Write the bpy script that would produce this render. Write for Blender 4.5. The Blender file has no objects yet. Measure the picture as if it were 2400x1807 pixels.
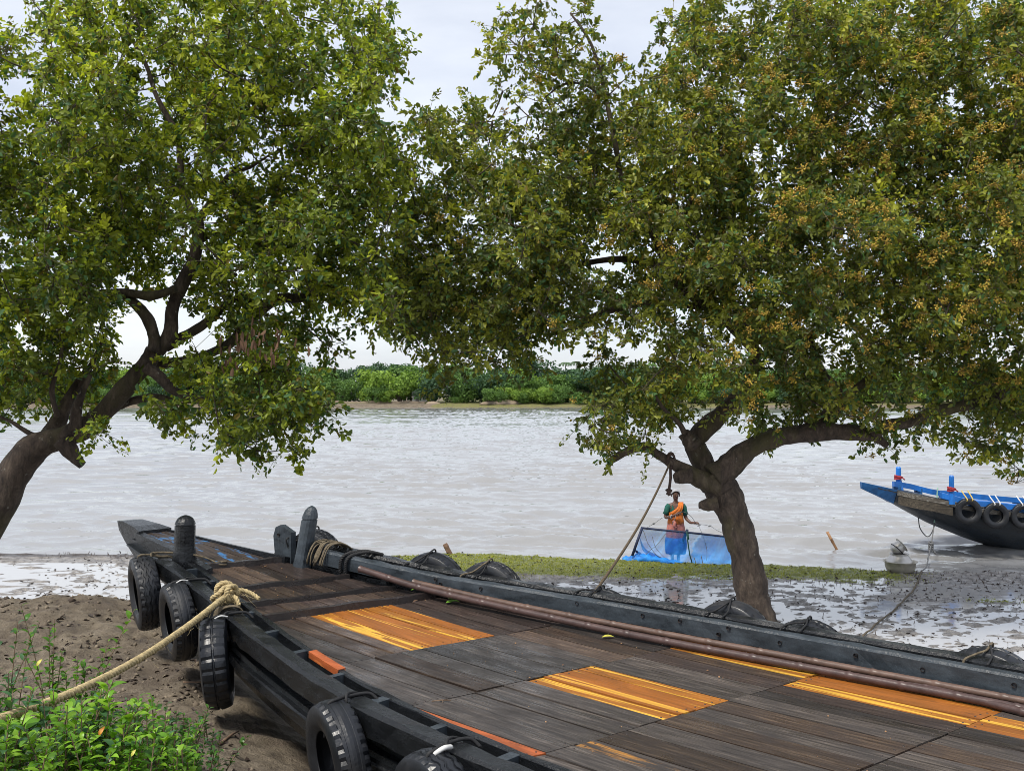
import bpy, math, random
import numpy as np
from mathutils import Vector, Matrix

random.seed(7)
rng = np.random.default_rng(7)
S = bpy.context.scene
COL = S.collection

# ------------------------------------------------------------------ camera
H = 3.55            # eye height above the river
F = 2300.0          # focal length in pixels of the 2400 px wide photograph
CX, HOR = 1200.0, 918.0
cam = bpy.data.cameras.new('camera')
cam.sensor_fit = 'HORIZONTAL'
cam.sensor_width = 36.0
cam.lens = 36.0 * F / 2400.0
cam.clip_start = 0.1
cam.clip_end = 6000
co = bpy.data.objects.new('camera', cam)
co.location = (0, 0, H)
co.rotation_euler = (math.radians(90) + math.atan((HOR - 903.5) / F), 0, 0)
COL.objects.link(co)
S.camera = co

# ------------------------------------------------------------------ sky and sun
SUN_EL, SUN_AZ = math.radians(58), math.radians(218)     # azimuth clockwise from +Y
w = bpy.data.worlds.new("World")
S.world = w
w.use_nodes = True
nt = w.node_tree
bg = nt.nodes['Background']
bg.inputs['Strength'].default_value = 0.1
sky = nt.nodes.new('ShaderNodeTexSky')
sky.sky_type = 'NISHITA'
sky.sun_disc = False
sky.sun_elevation = SUN_EL
sky.sun_rotation = SUN_AZ
tc = nt.nodes.new('ShaderNodeTexCoord')
mp = nt.nodes.new('ShaderNodeMapping')
mp.inputs['Scale'].default_value = (1.0, 1.0, 3.5)
nz = nt.nodes.new('ShaderNodeTexNoise')
nz.inputs['Scale'].default_value = 2.2
nz.inputs['Detail'].default_value = 6
nz.inputs['Roughness'].default_value = 0.55
cr = nt.nodes.new('ShaderNodeValToRGB')
cr.color_ramp.elements[0].position = 0.34
cr.color_ramp.elements[0].color = (5.2, 5.5, 6.4, 1)
cr.color_ramp.elements[1].position = 0.62
cr.color_ramp.elements[1].color = (8.1, 8.25, 8.6, 1)
mx = nt.nodes.new('ShaderNodeMix')
mx.data_type = 'RGBA'
mx.inputs[0].default_value = 0.66
L = nt.links.new
L(tc.outputs['Generated'], mp.inputs['Vector'])
L(mp.outputs['Vector'], nz.inputs['Vector'])
L(nz.outputs['Fac'], cr.inputs['Fac'])
L(sky.outputs['Color'], mx.inputs[6])
L(cr.outputs['Color'], mx.inputs[7])
L(mx.outputs[2], bg.inputs['Color'])

sl = bpy.data.lights.new('sun', 'SUN')
sl.energy = 2.6
sl.angle = math.radians(12)
sl.color = (1.0, 0.95, 0.86)
so = bpy.data.objects.new('sun', sl)
sd = Vector((math.sin(SUN_AZ) * math.cos(SUN_EL), math.cos(SUN_AZ) * math.cos(SUN_EL), math.sin(SUN_EL)))
so.rotation_euler = sd.to_track_quat('Z', 'Y').to_euler()
so.location = sd * 50
COL.objects.link(so)

S.view_settings.view_transform = 'Standard'
S.view_settings.look = 'None'
S.view_settings.exposure = 0.58
S.view_settings.gamma = 1
S.view_settings.use_curve_mapping = False
S.render.engine = 'CYCLES'
S.cycles.max_bounces = 8
S.cycles.diffuse_bounces = 4
S.cycles.transparent_max_bounces = 12
S.cycles.use_denoising = True
S.cycles.filter_width = 0.9
S.cycles.sample_clamp_indirect = 6

# ------------------------------------------------------------------ helpers
def at(px, py, d):
    """world point that the photograph shows at pixel (px, py) if it is d metres away"""
    return Vector(((px - CX) / F * d, d, H - (py - HOR) / F * d))

def tag(o, label=None, cat=None, group=None, kind=None):
    if label: o['label'] = label
    if cat: o['category'] = cat
    if group: o['group'] = group
    if kind: o['kind'] = kind
    return o

def empty(name, loc, label, cat, group=None, rz=0.0):
    o = bpy.data.objects.new(name, None)
    o.empty_display_size = 0.1
    o.location = loc
    o.rotation_euler = (0, 0, rz)
    COL.objects.link(o)
    return tag(o, label, cat, group)

def link(name, me, m=None, parent=None, loc=None):
    o = bpy.data.objects.new(name, me)
    if m is not None and len(me.materials) == 0:
        me.materials.append(m)
    COL.objects.link(o)
    if parent is not None:
        o.parent = parent
    if loc is not None:
        o.location = loc
    return o

def npmesh(name, V, Fq, col=None, smooth=False, uv=None):
    """mesh from numpy arrays: V (n,3); Fq (m,k) with k = 3 or 4, or a list of such arrays"""
    me = bpy.data.meshes.new(name)
    V = np.asarray(V, dtype=np.float32)
    fl = Fq if isinstance(Fq, (list, tuple)) else [Fq]
    fl = [np.asarray(f, dtype=np.int32) for f in fl if len(f)]
    me.vertices.add(len(V))
    me.vertices.foreach_set('co', V.ravel())
    nl = sum(f.size for f in fl)
    nf = sum(len(f) for f in fl)
    me.loops.add(nl)
    me.loops.foreach_set('vertex_index', np.concatenate([f.ravel() for f in fl]))
    me.polygons.add(nf)
    tot = np.concatenate([np.full(len(f), f.shape[1], dtype=np.int32) for f in fl])
    st = np.concatenate([[0], np.cumsum(tot)[:-1]]).astype(np.int32)
    me.polygons.foreach_set('loop_start', st)
    me.polygons.foreach_set('loop_total', tot)
    if smooth:
        me.polygons.foreach_set('use_smooth', np.ones(nf, dtype=bool))
    me.update(calc_edges=True)
    if col is not None:
        a = me.color_attributes.new('col', 'FLOAT_COLOR', 'POINT')
        c = np.ones((len(V), 4), dtype=np.float32)
        c[:, :col.shape[1]] = col
        a.data.foreach_set('color', c.ravel())
    return me

class MB:
    """collects simple solids into one mesh"""
    def __init__(s):
        s.v = []; s.f = []; s.n = 0; s.sm = []
    def add(s, V, faces, smooth=False):
        V = [tuple(p) for p in V]
        s.v += V
        s.f += [tuple(i + s.n for i in f) for f in faces]
        s.sm += [smooth] * len(faces)
        s.n += len(V)
    def box(s, c, size, M=None, taper=1.0):
        x, y, z = (k / 2 for k in size)
        P = []
        for dz in (-1, 1):
            t = taper if dz > 0 else 1.0
            for dx, dy in ((-1, -1), (1, -1), (1, 1), (-1, 1)):
                p = Vector((dx * x * t, dy * y * t, dz * z))
                if M is not None: p = M @ p
                P.append(p + Vector(c))
        s.add(P, [(3, 2, 1, 0), (4, 5, 6, 7), (0, 1, 5, 4), (1, 2, 6, 5), (2, 3, 7, 6), (3, 0, 4, 7)])
    def tube(s, pts, rad, sides=8, caps=True, smooth=True, sx=1.0):
        pts = [Vector(p) for p in pts]
        n = len(pts)
        if not hasattr(rad, '__len__'): rad = [rad] * n
        P = []; ref = None
        for i, p in enumerate(pts):
            t = (pts[min(i + 1, n - 1)] - pts[max(i - 1, 0)])
            t = t.normalized() if t.length > 1e-9 else Vector((0, 0, 1))
            if ref is None:
                ref = Vector((0, 0, 1)) if abs(t.z) < 0.9 else Vector((1, 0, 0))
            a = (ref - t * ref.dot(t))
            a = a.normalized() if a.length > 1e-6 else t.orthogonal().normalized()
            b = t.cross(a); ref = a
            for k in range(sides):
                an = 2 * math.pi * k / sides
                P.append(p + a * (math.cos(an) * rad[i]) + b * (math.sin(an) * rad[i] * sx))
        fs = []
        for i in range(n - 1):
            for k in range(sides):
                k2 = (k + 1) % sides
                fs.append((i * sides + k, i * sides + k2, (i + 1) * sides + k2, (i + 1) * sides + k))
        s.add(P, fs, smooth)
        if caps:
            s.f += [tuple(s.n - n * sides + k for k in range(sides - 1, -1, -1)),
                    tuple(s.n - sides + k for k in range(sides))]
            s.sm += [False, False]
    def lathe(s, prof, sides=24, M=None, closed=False, smooth=True):
        """prof: (r, z) pairs round local z"""
        P = []
        for r, z in prof:
            for k in range(sides):
                an = 2 * math.pi * k / sides
                p = Vector((r * math.cos(an), r * math.sin(an), z))
                P.append(M @ p if M is not None else p)
        fs = []
        m = len(prof)
        for i in range(m if closed else m - 1):
            j = (i + 1) % m
            for k in range(sides):
                k2 = (k + 1) % sides
                fs.append((i * sides + k, i * sides + k2, j * sides + k2, j * sides + k))
        s.add(P, fs, smooth)
    def loft(s, rings, closed_ends=True, smooth=False):
        k = len(rings[0]); P = [p for r in rings for p in r]; fs = []
        for i in range(len(rings) - 1):
            for a in range(k):
                b = (a + 1) % k
                fs.append((i * k + a, i * k + b, (i + 1) * k + b, (i + 1) * k + a))
        if closed_ends:
            fs.append(tuple(range(k - 1, -1, -1)))
            fs.append(tuple((len(rings) - 1) * k + a for a in range(k)))
        s.add(P, fs, smooth)
    def mesh(s, name):
        me = bpy.data.meshes.new(name)
        me.from_pydata(s.v, [], s.f)
        me.polygons.foreach_set('use_smooth', s.sm)
        me.update()
        return me
    def build(s, name, m, parent=None, loc=None):
        return link(name, s.mesh(name), m, parent, loc)

def curve(pts, n):
    """Catmull-Rom through pts (any dimension), n samples"""
    P = np.array([tuple(p) for p in pts], dtype=float)
    k = len(P)
    E_ = np.vstack([2 * P[0] - P[1], P, 2 * P[-1] - P[-2]])
    out = []
    for t in np.linspace(0, k - 1 - 1e-9, n):
        i = int(t); f = t - i
        a, b, c, d = E_[i], E_[i + 1], E_[i + 2], E_[i + 3]
        out.append(0.5 * (2 * b + (c - a) * f + (2 * a - 5 * b + 4 * c - d) * f * f + (3 * b - a - 3 * c + d) * f ** 3))
    return np.array(out)

def tubes_np(paths, radii, sides=4):
    """many tubes at once: paths (n,k,3), radii (n,k)"""
    paths = np.asarray(paths, float); n, k, _ = paths.shape
    T = np.gradient(paths, axis=1)
    T /= np.linalg.norm(T, axis=2, keepdims=True) + 1e-9
    ref = np.array([0.31, 0.22, 0.92]); ref = np.broadcast_to(ref, T.shape)
    A = np.cross(T, ref); A /= np.linalg.norm(A, axis=2, keepdims=True) + 1e-9
    B = np.cross(T, A)
    an = np.arange(sides) * 2 * np.pi / sides
    V = paths[:, :, None, :] + radii[:, :, None, None] * (A[:, :, None, :] * np.cos(an)[None, None, :, None] + B[:, :, None, :] * np.sin(an)[None, None, :, None])
    idx = np.arange(n * k * sides).reshape(n, k, sides)
    a = idx[:, :-1, :]; b = np.roll(idx, -1, 2)[:, :-1, :]; c = np.roll(idx, -1, 2)[:, 1:, :]; d = idx[:, 1:, :]
    return V.reshape(-1, 3), np.stack([a, b, c, d], -1).reshape(-1, 4)

def hash2(ix, iy, s):
    h = (ix.astype(np.int64) * 374761393 + iy.astype(np.int64) * 668265263 + s * 974634757) & 0xffffffff
    h = ((h ^ (h >> 13)) * 1274126177) & 0xffffffff
    h = h ^ (h >> 16)
    return (h & 0xffff) / 65535.0

def vnoise(x, y, s=0):
    ix = np.floor(x); iy = np.floor(y); fx = x - ix; fy = y - iy
    fx = fx * fx * (3 - 2 * fx); fy = fy * fy * (3 - 2 * fy)
    a = hash2(ix, iy, s); b = hash2(ix + 1, iy, s); c = hash2(ix, iy + 1, s); d = hash2(ix + 1, iy + 1, s)
    return (a * (1 - fx) + b * fx) * (1 - fy) + (c * (1 - fx) + d * fx) * fy

def fbm(x, y, s=0, o=4):
    r = 0; a = 0.5
    for k in range(o):
        r = r + a * (vnoise(x, y, s + k) - 0.5) * 2
        x = x * 2.03 + 17.1; y = y * 2.03 - 9.7; a *= 0.5
    return r

def sstep(a, b, x):
    t = np.clip((x - a) / (b - a), 0, 1)
    return t * t * (3 - 2 * t)

# ------------------------------------------------------------------ materials
class NT:
    def __init__(s, name):
        s.m = bpy.data.materials.new(name); s.m.use_nodes = True
        s.t = s.m.node_tree; s.b = s.t.nodes['Principled BSDF']; s.out = s.t.nodes['Material Output']
    def n(s, typ, **kw):
        x = s.t.nodes.new(typ)
        for k, v in kw.items():
            if k in x.inputs: x.inputs[k].default_value = v
            else: setattr(x, k, v)
        return x
    def l(s, a, b): s.t.links.new(a, b)
    def coord(s, scale=(1, 1, 1), rnd=True, kind='Object'):
        c = s.n('ShaderNodeTexCoord'); m_ = s.n('ShaderNodeMapping')
        m_.inputs['Scale'].default_value = scale
        if rnd:
            oi = s.n('ShaderNodeObjectInfo')
            ml = s.n('ShaderNodeMath', operation='MULTIPLY'); ml.inputs[1].default_value = 37.0
            s.l(oi.outputs['Random'], ml.inputs[0])
            s.l(ml.outputs[0], m_.inputs['Location'])
        s.l(c.outputs[kind], m_.inputs['Vector'])
        return m_.outputs['Vector']
    def noise(s, vec, scale, detail=4, rough=0.55, dist=0.0):
        x = s.n('ShaderNodeTexNoise')
        x.inputs['Scale'].default_value = scale; x.inputs['Detail'].default_value = detail
        x.inputs['Roughness'].default_value = rough; x.inputs['Distortion'].default_value = dist
        s.l(vec, x.inputs['Vector'])
        return x.outputs['Fac']
    def ramp(s, fac, stops):
        r = s.n('ShaderNodeValToRGB'); e = r.color_ramp.elements
        while len(e) < len(stops): e.new(0.5)
        for k, (p, c) in enumerate(stops):
            e[k].position = p
            e[k].color = (c, c, c, 1) if not hasattr(c, '__len__') else (*c, 1)
        s.l(fac, r.inputs['Fac'])
        return r.outputs['Color']
    def mix(s, fac, a, b, mode='MIX'):
        x = s.n('ShaderNodeMix'); x.data_type = 'RGBA'; x.blend_type = mode
        for v, k in ((fac, 0), (a, 6), (b, 7)):
            if isinstance(v, (int, float)): x.inputs[k].default_value = v
            elif hasattr(v, '__len__'): x.inputs[k].default_value = (*v, 1)
            else: s.l(v, x.inputs[k])
        return x.outputs[2]
    def bump(s, h, strength=0.3, dist=0.02):
        b = s.n('ShaderNodeBump'); b.inputs['Strength'].default_value = strength; b.inputs['Distance'].default_value = dist
        s.l(h, b.inputs['Height']); s.l(b.outputs['Normal'], s.b.inputs['Normal'])
        return b
    def base(s, c):
        if hasattr(c, '__len__'): s.b.inputs['Base Color'].default_value = (*c, 1)
        else: s.l(c, s.b.inputs['Base Color'])
    def rough(s, r):
        if isinstance(r, (int, float)): s.b.inputs['Roughness'].default_value = r
        else: s.l(r, s.b.inputs['Roughness'])

def plain(name, c, r=0.6, var=0.25, scale=6.0, bump=0.15, stretch=(1, 1, 1), metal=0.0, rnd=True):
    n = NT(name)
    v = n.coord(stretch, rnd)
    f = n.noise(v, scale, 5)
    lo = tuple(k * (1 - var) for k in c); hi = tuple(min(1, k * (1 + var)) for k in c)
    n.base(n.ramp(f, [(0.3, lo), (0.7, hi)])); n.rough(r)
    n.b.inputs['Metallic'].default_value = metal
    if bump: n.bump(n.noise(v, scale * 4, 5), bump, 0.01)
    return n.m

def wood_deck(name, lo, mid, hi, rough=(0.2, 0.62), wet=0.0, stain=True):
    n = NT(name)
    v = n.coord((1.3, 22, 22))
    g = n.noise(v, 2.2, 7, 0.62, 0.6)
    c = n.ramp(g, [(0.28, lo), (0.52, mid), (0.74, hi)])
    v2 = n.coord((1, 1.8, 1))
    st = n.noise(v2, 3.2, 5, 0.6)
    if stain:
        c = n.mix(n.ramp(st, [(0.45, 0.0), (0.70, 0.8)]), c, tuple(k * 0.42 for k in mid))
    oi = n.n('ShaderNodeObjectInfo')
    vr = n.ramp(oi.outputs['Random'], [(0.0, 0.55), (1.0, 1.5)])
    c = n.mix(1.0, c, vr, 'MULTIPLY')
    n.base(c)
    rr = n.ramp(st, [(0.35, rough[0]), (0.7, rough[1])])
    n.l(rr, n.b.inputs['Roughness'])
    n.bump(g, 0.45, 0.006)
    return n.m

M = {}
M['deck'] = wood_deck('weathered_deck_wood', (0.020, 0.017, 0.016), (0.064, 0.053, 0.047), (0.17, 0.14, 0.118))
M['deck_brown'] = wood_deck('brown_deck_wood', (0.025, 0.017, 0.014), (0.070, 0.048, 0.036), (0.17, 0.118, 0.08))
M['deck_bow'] = wood_deck('bow_deck_wood', (0.018, 0.013, 0.012), (0.048, 0.034, 0.029), (0.11, 0.08, 0.064))
M['batten'] = wood_deck('batten_wood', (0.011, 0.008, 0.008), (0.024, 0.017, 0.015), (0.04, 0.03, 0.025))

M['deck_wet'] = wood_deck('wet_deck_wood', (0.014, 0.012, 0.011), (0.040, 0.034, 0.030), (0.11, 0.092, 0.078), (0.10, 0.5))
def fresh_wood(name, heart, heart2, sap, edge):
    n = NT(name)
    v = n.coord((0.30, 9.0, 9.0))
    band = n.noise(v, 1.5, 3, 0.5, 1.4)
    v2 = n.coord((0.7, 30, 30))
    gr = n.noise(v2, 2.0, 7, 0.65, 0.6)
    lowf = n.noise(n.coord((0.8, 3, 3)), 2.2, 4, 0.6, 1.0)
    c = n.mix(gr, heart, heart2)
    c = n.mix(n.ramp(lowf, [(0.4, 0.0), (0.65, 0.75)]), c, tuple(k * 0.45 for k in heart))
    c = n.mix(n.ramp(band, [(edge, 0.0), (edge + 0.07, 1.0)]), c, sap)
    gl = n.ramp(gr, [(0.25, 0.5), (0.62, 1.1)])
    c = n.mix(1.0, c, gl, 'MULTIPLY')
    st = n.noise(n.coord((1, 2.5, 1)), 4.5, 6, 0.65)
    c = n.mix(n.ramp(st, [(0.60, 0.0), (0.76, 0.85)]), c, (0.045, 0.022, 0.012))
    n.base(c); n.rough(0.5); n.bump(gr, 0.25, 0.004)
    return n.m
M['fresh_orange'] = fresh_wood('fresh_orange_wood', (0.46, 0.16, 0.022), (0.26, 0.075, 0.012), (0.68, 0.35, 0.045), 0.61)
M['fresh_yellow'] = fresh_wood('fresh_yellow_wood', (0.48, 0.18, 0.022), (0.32, 0.11, 0.016), (0.74, 0.42, 0.05), 0.52)
M['fresh_red'] = fresh_wood('fresh_red_wood', (0.52, 0.13, 0.035), (0.42, 0.10, 0.028), (0.62, 0.20, 0.05), 0.62)

def worn_patch(name):
    n = NT(name)
    v = n.coord((1.3, 22, 22)); g = n.noise(v, 2.2, 7, 0.62, 0.6)
    c = n.ramp(g, [(0.28, (0.016, 0.013, 0.012)), (0.52, (0.05, 0.04, 0.034)), (0.74, (0.095, 0.076, 0.062))])
    p = n.noise(n.coord((0.8, 9, 9)), 1.3, 6, 0.7)
    c = n.mix(n.ramp(p, [(0.48, 0.0), (0.6, 0.9)]), c, (0.5, 0.22, 0.03))
    n.base(c); n.rough(0.55); n.bump(g, 0.4, 0.006)
    return n.m
M['worn'] = worn_patch('worn_through_wood')

def tar(name, c, r0=0.16, r1=0.36, speck=0.15, drip=False):
    n = NT(name)
    v = n.coord((1.0, 3, 3))
    f = n.noise(v, 4, 6, 0.6)
    p = n.noise(n.coord((1, 1, 1)), 26, 6, 0.7)
    cc = n.ramp(f, [(0.3, tuple(k * 0.55 for k in c)), (0.7, tuple(k * 1.5 for k in c))])
    cc = n.mix(n.ramp(p, [(0.62, 0.0), (0.72, speck)]), cc, (0.13, 0.125, 0.13))
    n.base(cc); n.b.inputs['Specular IOR Level'].default_value = 0.4
    n.l(n.ramp(f, [(0.3, r0), (0.75, r1)]), n.b.inputs['Roughness'])
    h = n.mix(0.5, f, p)
    if drip: h = n.mix(0.6, h, n.noise(n.coord((28, 28, 4)), 1.0, 5, 0.65))
    n.bump(h, 0.8, 0.02)
    return n.m
M['tar'] = tar('black_tarred_timber', (0.008, 0.009, 0.0105))
M['slate'] = tar('slate_painted_timber', (0.036, 0.045, 0.054), 0.24, 0.46, 0.1, True)
M['hull'] = tar('black_hull_planking', (0.010, 0.012, 0.014), 0.2, 0.45, 0.25)

def paint_remains():
    n = NT('bow_wood_with_blue_paint_remains')
    v = n.coord((1.3, 22, 22), False); g = n.noise(v, 2.0, 7, 0.62, 0.6)
    c = n.ramp(g, [(0.28, (0.016, 0.012, 0.011)), (0.52, (0.05, 0.037, 0.031)), (0.74, (0.10, 0.075, 0.058))])
    p = n.noise(n.coord((1.6, 5, 5), False), 1.7, 7, 0.68)
    c = n.mix(n.ramp(p, [(0.52, 0.0), (0.58, 0.9)]), c, (0.045, 0.17, 0.38))
    n.base(c); n.rough(0.5); n.bump(g, 0.4, 0.006)
    return n.m
M['bow_blue'] = paint_remains()

def rubber():
    n = NT('worn_dusty_rubber'); v = n.coord((1, 1, 1))
    f = n.noise(v, 5, 6, 0.65); c = n.ramp(f, [(0.3, (0.005, 0.006, 0.008)), (0.7, (0.016, 0.018, 0.023))])
    d = n.noise(v, 2.4, 7, 0.7)
    c = n.mix(n.ramp(d, [(0.55, 0.0), (0.78, 0.5)]), c, (0.045, 0.041, 0.037)); n.base(c)
    n.l(n.ramp(d, [(0.45, 0.32), (0.7, 0.8)]), n.b.inputs['Roughness']); n.bump(n.noise(v, 30, 5, 0.6), 0.35, 0.008)
    return n.m
M['rubber'] = rubber()
M['rope'] = plain('pale_manila_rope', (0.42, 0.33, 0.17), 0.85, 0.35, 30, 0.5)
M['oldrope'] = plain('grimy_rope', (0.12, 0.095, 0.06), 0.9, 0.5, 30, 0.5)
M['thinrope'] = plain('brown_hauling_rope', (0.10, 0.072, 0.042), 0.9, 0.4, 30, 0.5)
M['petticoat'] = plain('blue_petticoat_cloth', (0.03, 0.13, 0.48), 0.85, 0.3, 14, 0.25)
M['darkrope'] = plain('dark_brown_rope', (0.055, 0.032, 0.026), 0.85, 0.4, 30, 0.4)
M['blackrope'] = plain('black_rope', (0.012, 0.012, 0.013), 0.7, 0.4, 30, 0.4)
M['whitecord'] = plain('white_cord', (0.6, 0.6, 0.58), 0.7, 0.15, 20, 0.1)
M['greencord'] = plain('pale_green_cord', (0.25, 0.42, 0.34), 0.7, 0.15, 20, 0.1)
M['greycord'] = plain('grey_cord', (0.16, 0.16, 0.16), 0.8, 0.2, 20, 0.1)
M['redcord'] = plain('red_cord', (0.36, 0.03, 0.035), 0.7, 0.3, 30, 0.2)
M['yellowcord'] = plain('yellow_cord', (0.6, 0.45, 0.12), 0.7, 0.2, 30, 0.2)
M['iron'] = plain('rusty_iron', (0.05, 0.04, 0.038), 0.5, 0.4, 20, 0.2, metal=0.4)
M['bamboo'] = plain('brown_bamboo', (0.066, 0.038, 0.033), 0.4, 0.35, 3, 0.15, (0.6, 6, 6))
M['bamboo_tan'] = plain('tan_bamboo', (0.105, 0.063, 0.046), 0.42, 0.35, 3, 0.15, (0.6, 6, 6))
M['stake'] = plain('orange_brown_stake', (0.36, 0.19, 0.09), 0.6, 0.25, 6, 0.15)
M['stump'] = plain('weathered_stump', (0.2, 0.12, 0.08), 0.8, 0.35, 12, 0.4)
M['blue'] = plain('bright_blue_boat_paint', (0.012, 0.16, 0.56), 0.4, 0.25, 4, 0.15)
M['blue2'] = plain('dull_blue_boat_paint', (0.018, 0.12, 0.33), 0.5, 0.35, 5, 0.2)
M['alu'] = plain('dull_aluminium', (0.52, 0.50, 0.47), 0.42, 0.12, 10, 0.08, metal=0.75)
M['aludark'] = plain('dented_grey_aluminium', (0.46, 0.43, 0.36), 0.5, 0.2, 8, 0.1, metal=0.35)
M['black'] = plain('black_strap', (0.01, 0.01, 0.011), 0.5, 0.2, 8, 0.05)
M['skin'] = plain('brown_skin', (0.105, 0.05, 0.033), 0.5, 0.12, 8, 0.02)
M['hair'] = plain('grey_hair', (0.36, 0.36, 0.38), 0.6, 0.2, 30, 0.2)
M['eye'] = plain('dark_eye', (0.02, 0.015, 0.012), 0.3, 0.1, 5, 0)
M['lip'] = plain('lip', (0.1, 0.035, 0.03), 0.5, 0.1, 5, 0)
M['blouse'] = plain('dark_green_blouse_cloth', (0.006, 0.085, 0.062), 0.8, 0.25, 14, 0.2)
M['sari'] = plain('orange_sari_cloth', (0.62, 0.16, 0.02), 0.8, 0.35, 16, 0.3)
M['skirt'] = plain('rust_pink_skirt_cloth', (0.42, 0.15, 0.12), 0.85, 0.3, 14, 0.25)
M['leafdead'] = plain('dead_brown_leaf', (0.105, 0.055, 0.028), 0.8, 0.4, 8, 0.1)
M['litter'] = plain('leaf_litter', (0.045, 0.030, 0.022), 0.7, 0.5, 4, 0.1)
M['twig'] = plain('dry_twig', (0.17, 0.11, 0.07), 0.85, 0.3, 12, 0.2)
M['white_wall'] = plain('white_hut_wall', (0.7, 0.7, 0.68), 0.8, 0.08, 2, 0.05)
M['hut_roof'] = plain('grey_hut_roof', (0.22, 0.21, 0.2), 0.8, 0.15, 2, 0.05)
M['yellow_leaf'] = plain('fallen_yellow_leaf', (0.45, 0.42, 0.06), 0.5, 0.2, 6, 0.05)
M['green_leaf'] = plain('fallen_green_leaf', (0.12, 0.26, 0.03), 0.45, 0.2, 6, 0.05)

def leafmat(name, trans=0.35, gloss=0.4, gain=1.0):
    n = NT(name)
    a = n.n('ShaderNodeAttribute'); a.attribute_name = 'col'
    c = n.mix(1.0, a.outputs['Color'], (gain, gain, gain), 'MULTIPLY')
    n.base(c); n.rough(gloss)
    n.b.inputs['Specular IOR Level'].default_value = 0.35
    tr = n.n('ShaderNodeBsdfTranslucent')
    tcn = n.mix(1.0, c, (1.25, 1.35, 0.55), 'MULTIPLY')
    n.l(tcn, tr.inputs['Color'])
    ms = n.n('ShaderNodeMixShader'); ms.inputs[0].default_value = trans
    n.l(n.b.outputs[0], ms.inputs[1]); n.l(tr.outputs[0], ms.inputs[2])
    n.l(ms.outputs[0], n.out.inputs['Surface'])
    return n.m
M['leaf'] = leafmat('tree_leaf', 0.42, 0.38)
M['shrubleaf'] = leafmat('shrub_leaf', 0.3, 0.35)
M['berry'] = leafmat('yellow_flower_cluster', 0.1, 0.6)
M['farleaf'] = leafmat('far_tree_leaf', 0.25, 0.6)
M['clod'] = leafmat('mud_clod', 0.0, 0.9)
M['grassblade'] = leafmat('grass_blade', 0.3, 0.6)

def bark():
    n = NT('grey_brown_bark')
    v = n.coord((1, 1, 0.45), False)
    f = n.noise(v, 9, 8, 0.72, 0.5)
    c = n.ramp(f, [(0.32, (0.016, 0.011, 0.009)), (0.52, (0.078, 0.056, 0.042)), (0.72, (0.175, 0.135, 0.10))])
    li = n.noise(n.coord((1, 1, 1), False), 13, 3, 0.5)
    c = n.mix(n.ramp(li, [(0.68, 0.0), (0.73, 0.6)]), c, (0.30, 0.29, 0.25))
    mo = n.noise(n.coord((1, 1, 0.5), False), 1.6, 4, 0.6)
    c = n.mix(n.ramp(mo, [(0.5, 0.0), (0.66, 0.7)]), c, (0.075, 0.068, 0.02))
    n.base(c); n.rough(0.85)
    n.bump(n.noise(n.coord((1, 1, 0.3), False), 16, 8, 0.75, 0.4), 1.0, 0.06)
    return n.m
M['bark'] = bark()
M['shoot'] = plain('green_brown_shoot', (0.11, 0.095, 0.045), 0.7, 0.3, 8, 0)
M['farbark'] = plain('far_bark', (0.12, 0.095, 0.075), 0.9, 0.3, 3, 0)

# ground: vertex masks r = grass, g = wet flat, b = debris
def ground_mat():
    n = NT('river_mud')
    a = n.n('ShaderNodeAttribute'); a.attribute_name = 'col'
    sp = n.n('ShaderNodeSeparateColor'); n.l(a.outputs['Color'], sp.inputs['Color'])
    v = n.coord((1, 1, 1), False)
    f = n.noise(v, 1.1, 7, 0.62); g = n.noise(v, 7, 7, 0.66); h = n.noise(v, 40, 5, 0.7)
    dry = n.ramp(g, [(0.30, (0.06, 0.045, 0.033)), (0.5, (0.18, 0.145, 0.10)), (0.72, (0.29, 0.24, 0.175))])
    dry = n.mix(n.ramp(f, [(0.46, 0.0), (0.64, 0.7)]), dry, (0.10, 0.075, 0.055))
    dry = n.mix(n.ramp(h, [(0.56, 0.0), (0.66, 0.75)]), dry, (0.05, 0.034, 0.024))
    wet = n.ramp(g, [(0.34, (0.10, 0.088, 0.078)), (0.6, (0.34, 0.315, 0.29))])
    c = n.mix(sp.outputs['Green'], dry, wet)
    gr = n.ramp(g, [(0.3, (0.08, 0.10, 0.016)), (0.6, (0.2, 0.215, 0.03)), (0.8, (0.30, 0.29, 0.07))])
    gm = n.n('ShaderNodeMath', operation='ADD'); n.l(sp.outputs['Red'], gm.inputs[0])
    hh = n.n('ShaderNodeMath', operation='MULTIPLY_ADD'); n.l(g, hh.inputs[0]); hh.inputs[1].default_value = 0.9; hh.inputs[2].default_value = -0.45
    n.l(hh.outputs[0], gm.inputs[1])
    c = n.mix(n.ramp(gm.outputs[0], [(0.42, 0.0), (0.58, 1.0)]), c, gr)
    c = n.mix(sp.outputs['Blue'], c, (0.042, 0.03, 0.024))
    n.base(c)
    r = n.mix(sp.outputs['Green'], (0.85, 0.85, 0.85), (0.22, 0.22, 0.22))
    n.l(r, n.b.inputs['Roughness'])
    n.bump(n.mix(0.4, g, h), 1.0, 0.07)
    return n.m
M['ground'] = ground_mat()

def water_mat(name, col, rough, bumps, ior=1.33):
    n = NT(name)
    n.base(col); n.rough(rough); n.b.inputs['IOR'].default_value = ior
    if bumps:
        v = n.coord((0.6, 1.6, 1), False)
        f = n.noise(v, 4.5, 5, 0.6, 0.4)
        n.bump(f, bumps, 0.05)
    return n.m
M['water'] = water_mat('silty_river_water', (0.27, 0.268, 0.265), 0.04, 0.25, 1.65)
M['puddle'] = water_mat('standing_water', (0.44, 0.43, 0.42), 0.04, 0.04, 1.7)
M['sand'] = plain('pale_sand', (0.27, 0.21, 0.15), 0.9, 0.2, 1.5, 0.2)

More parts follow.
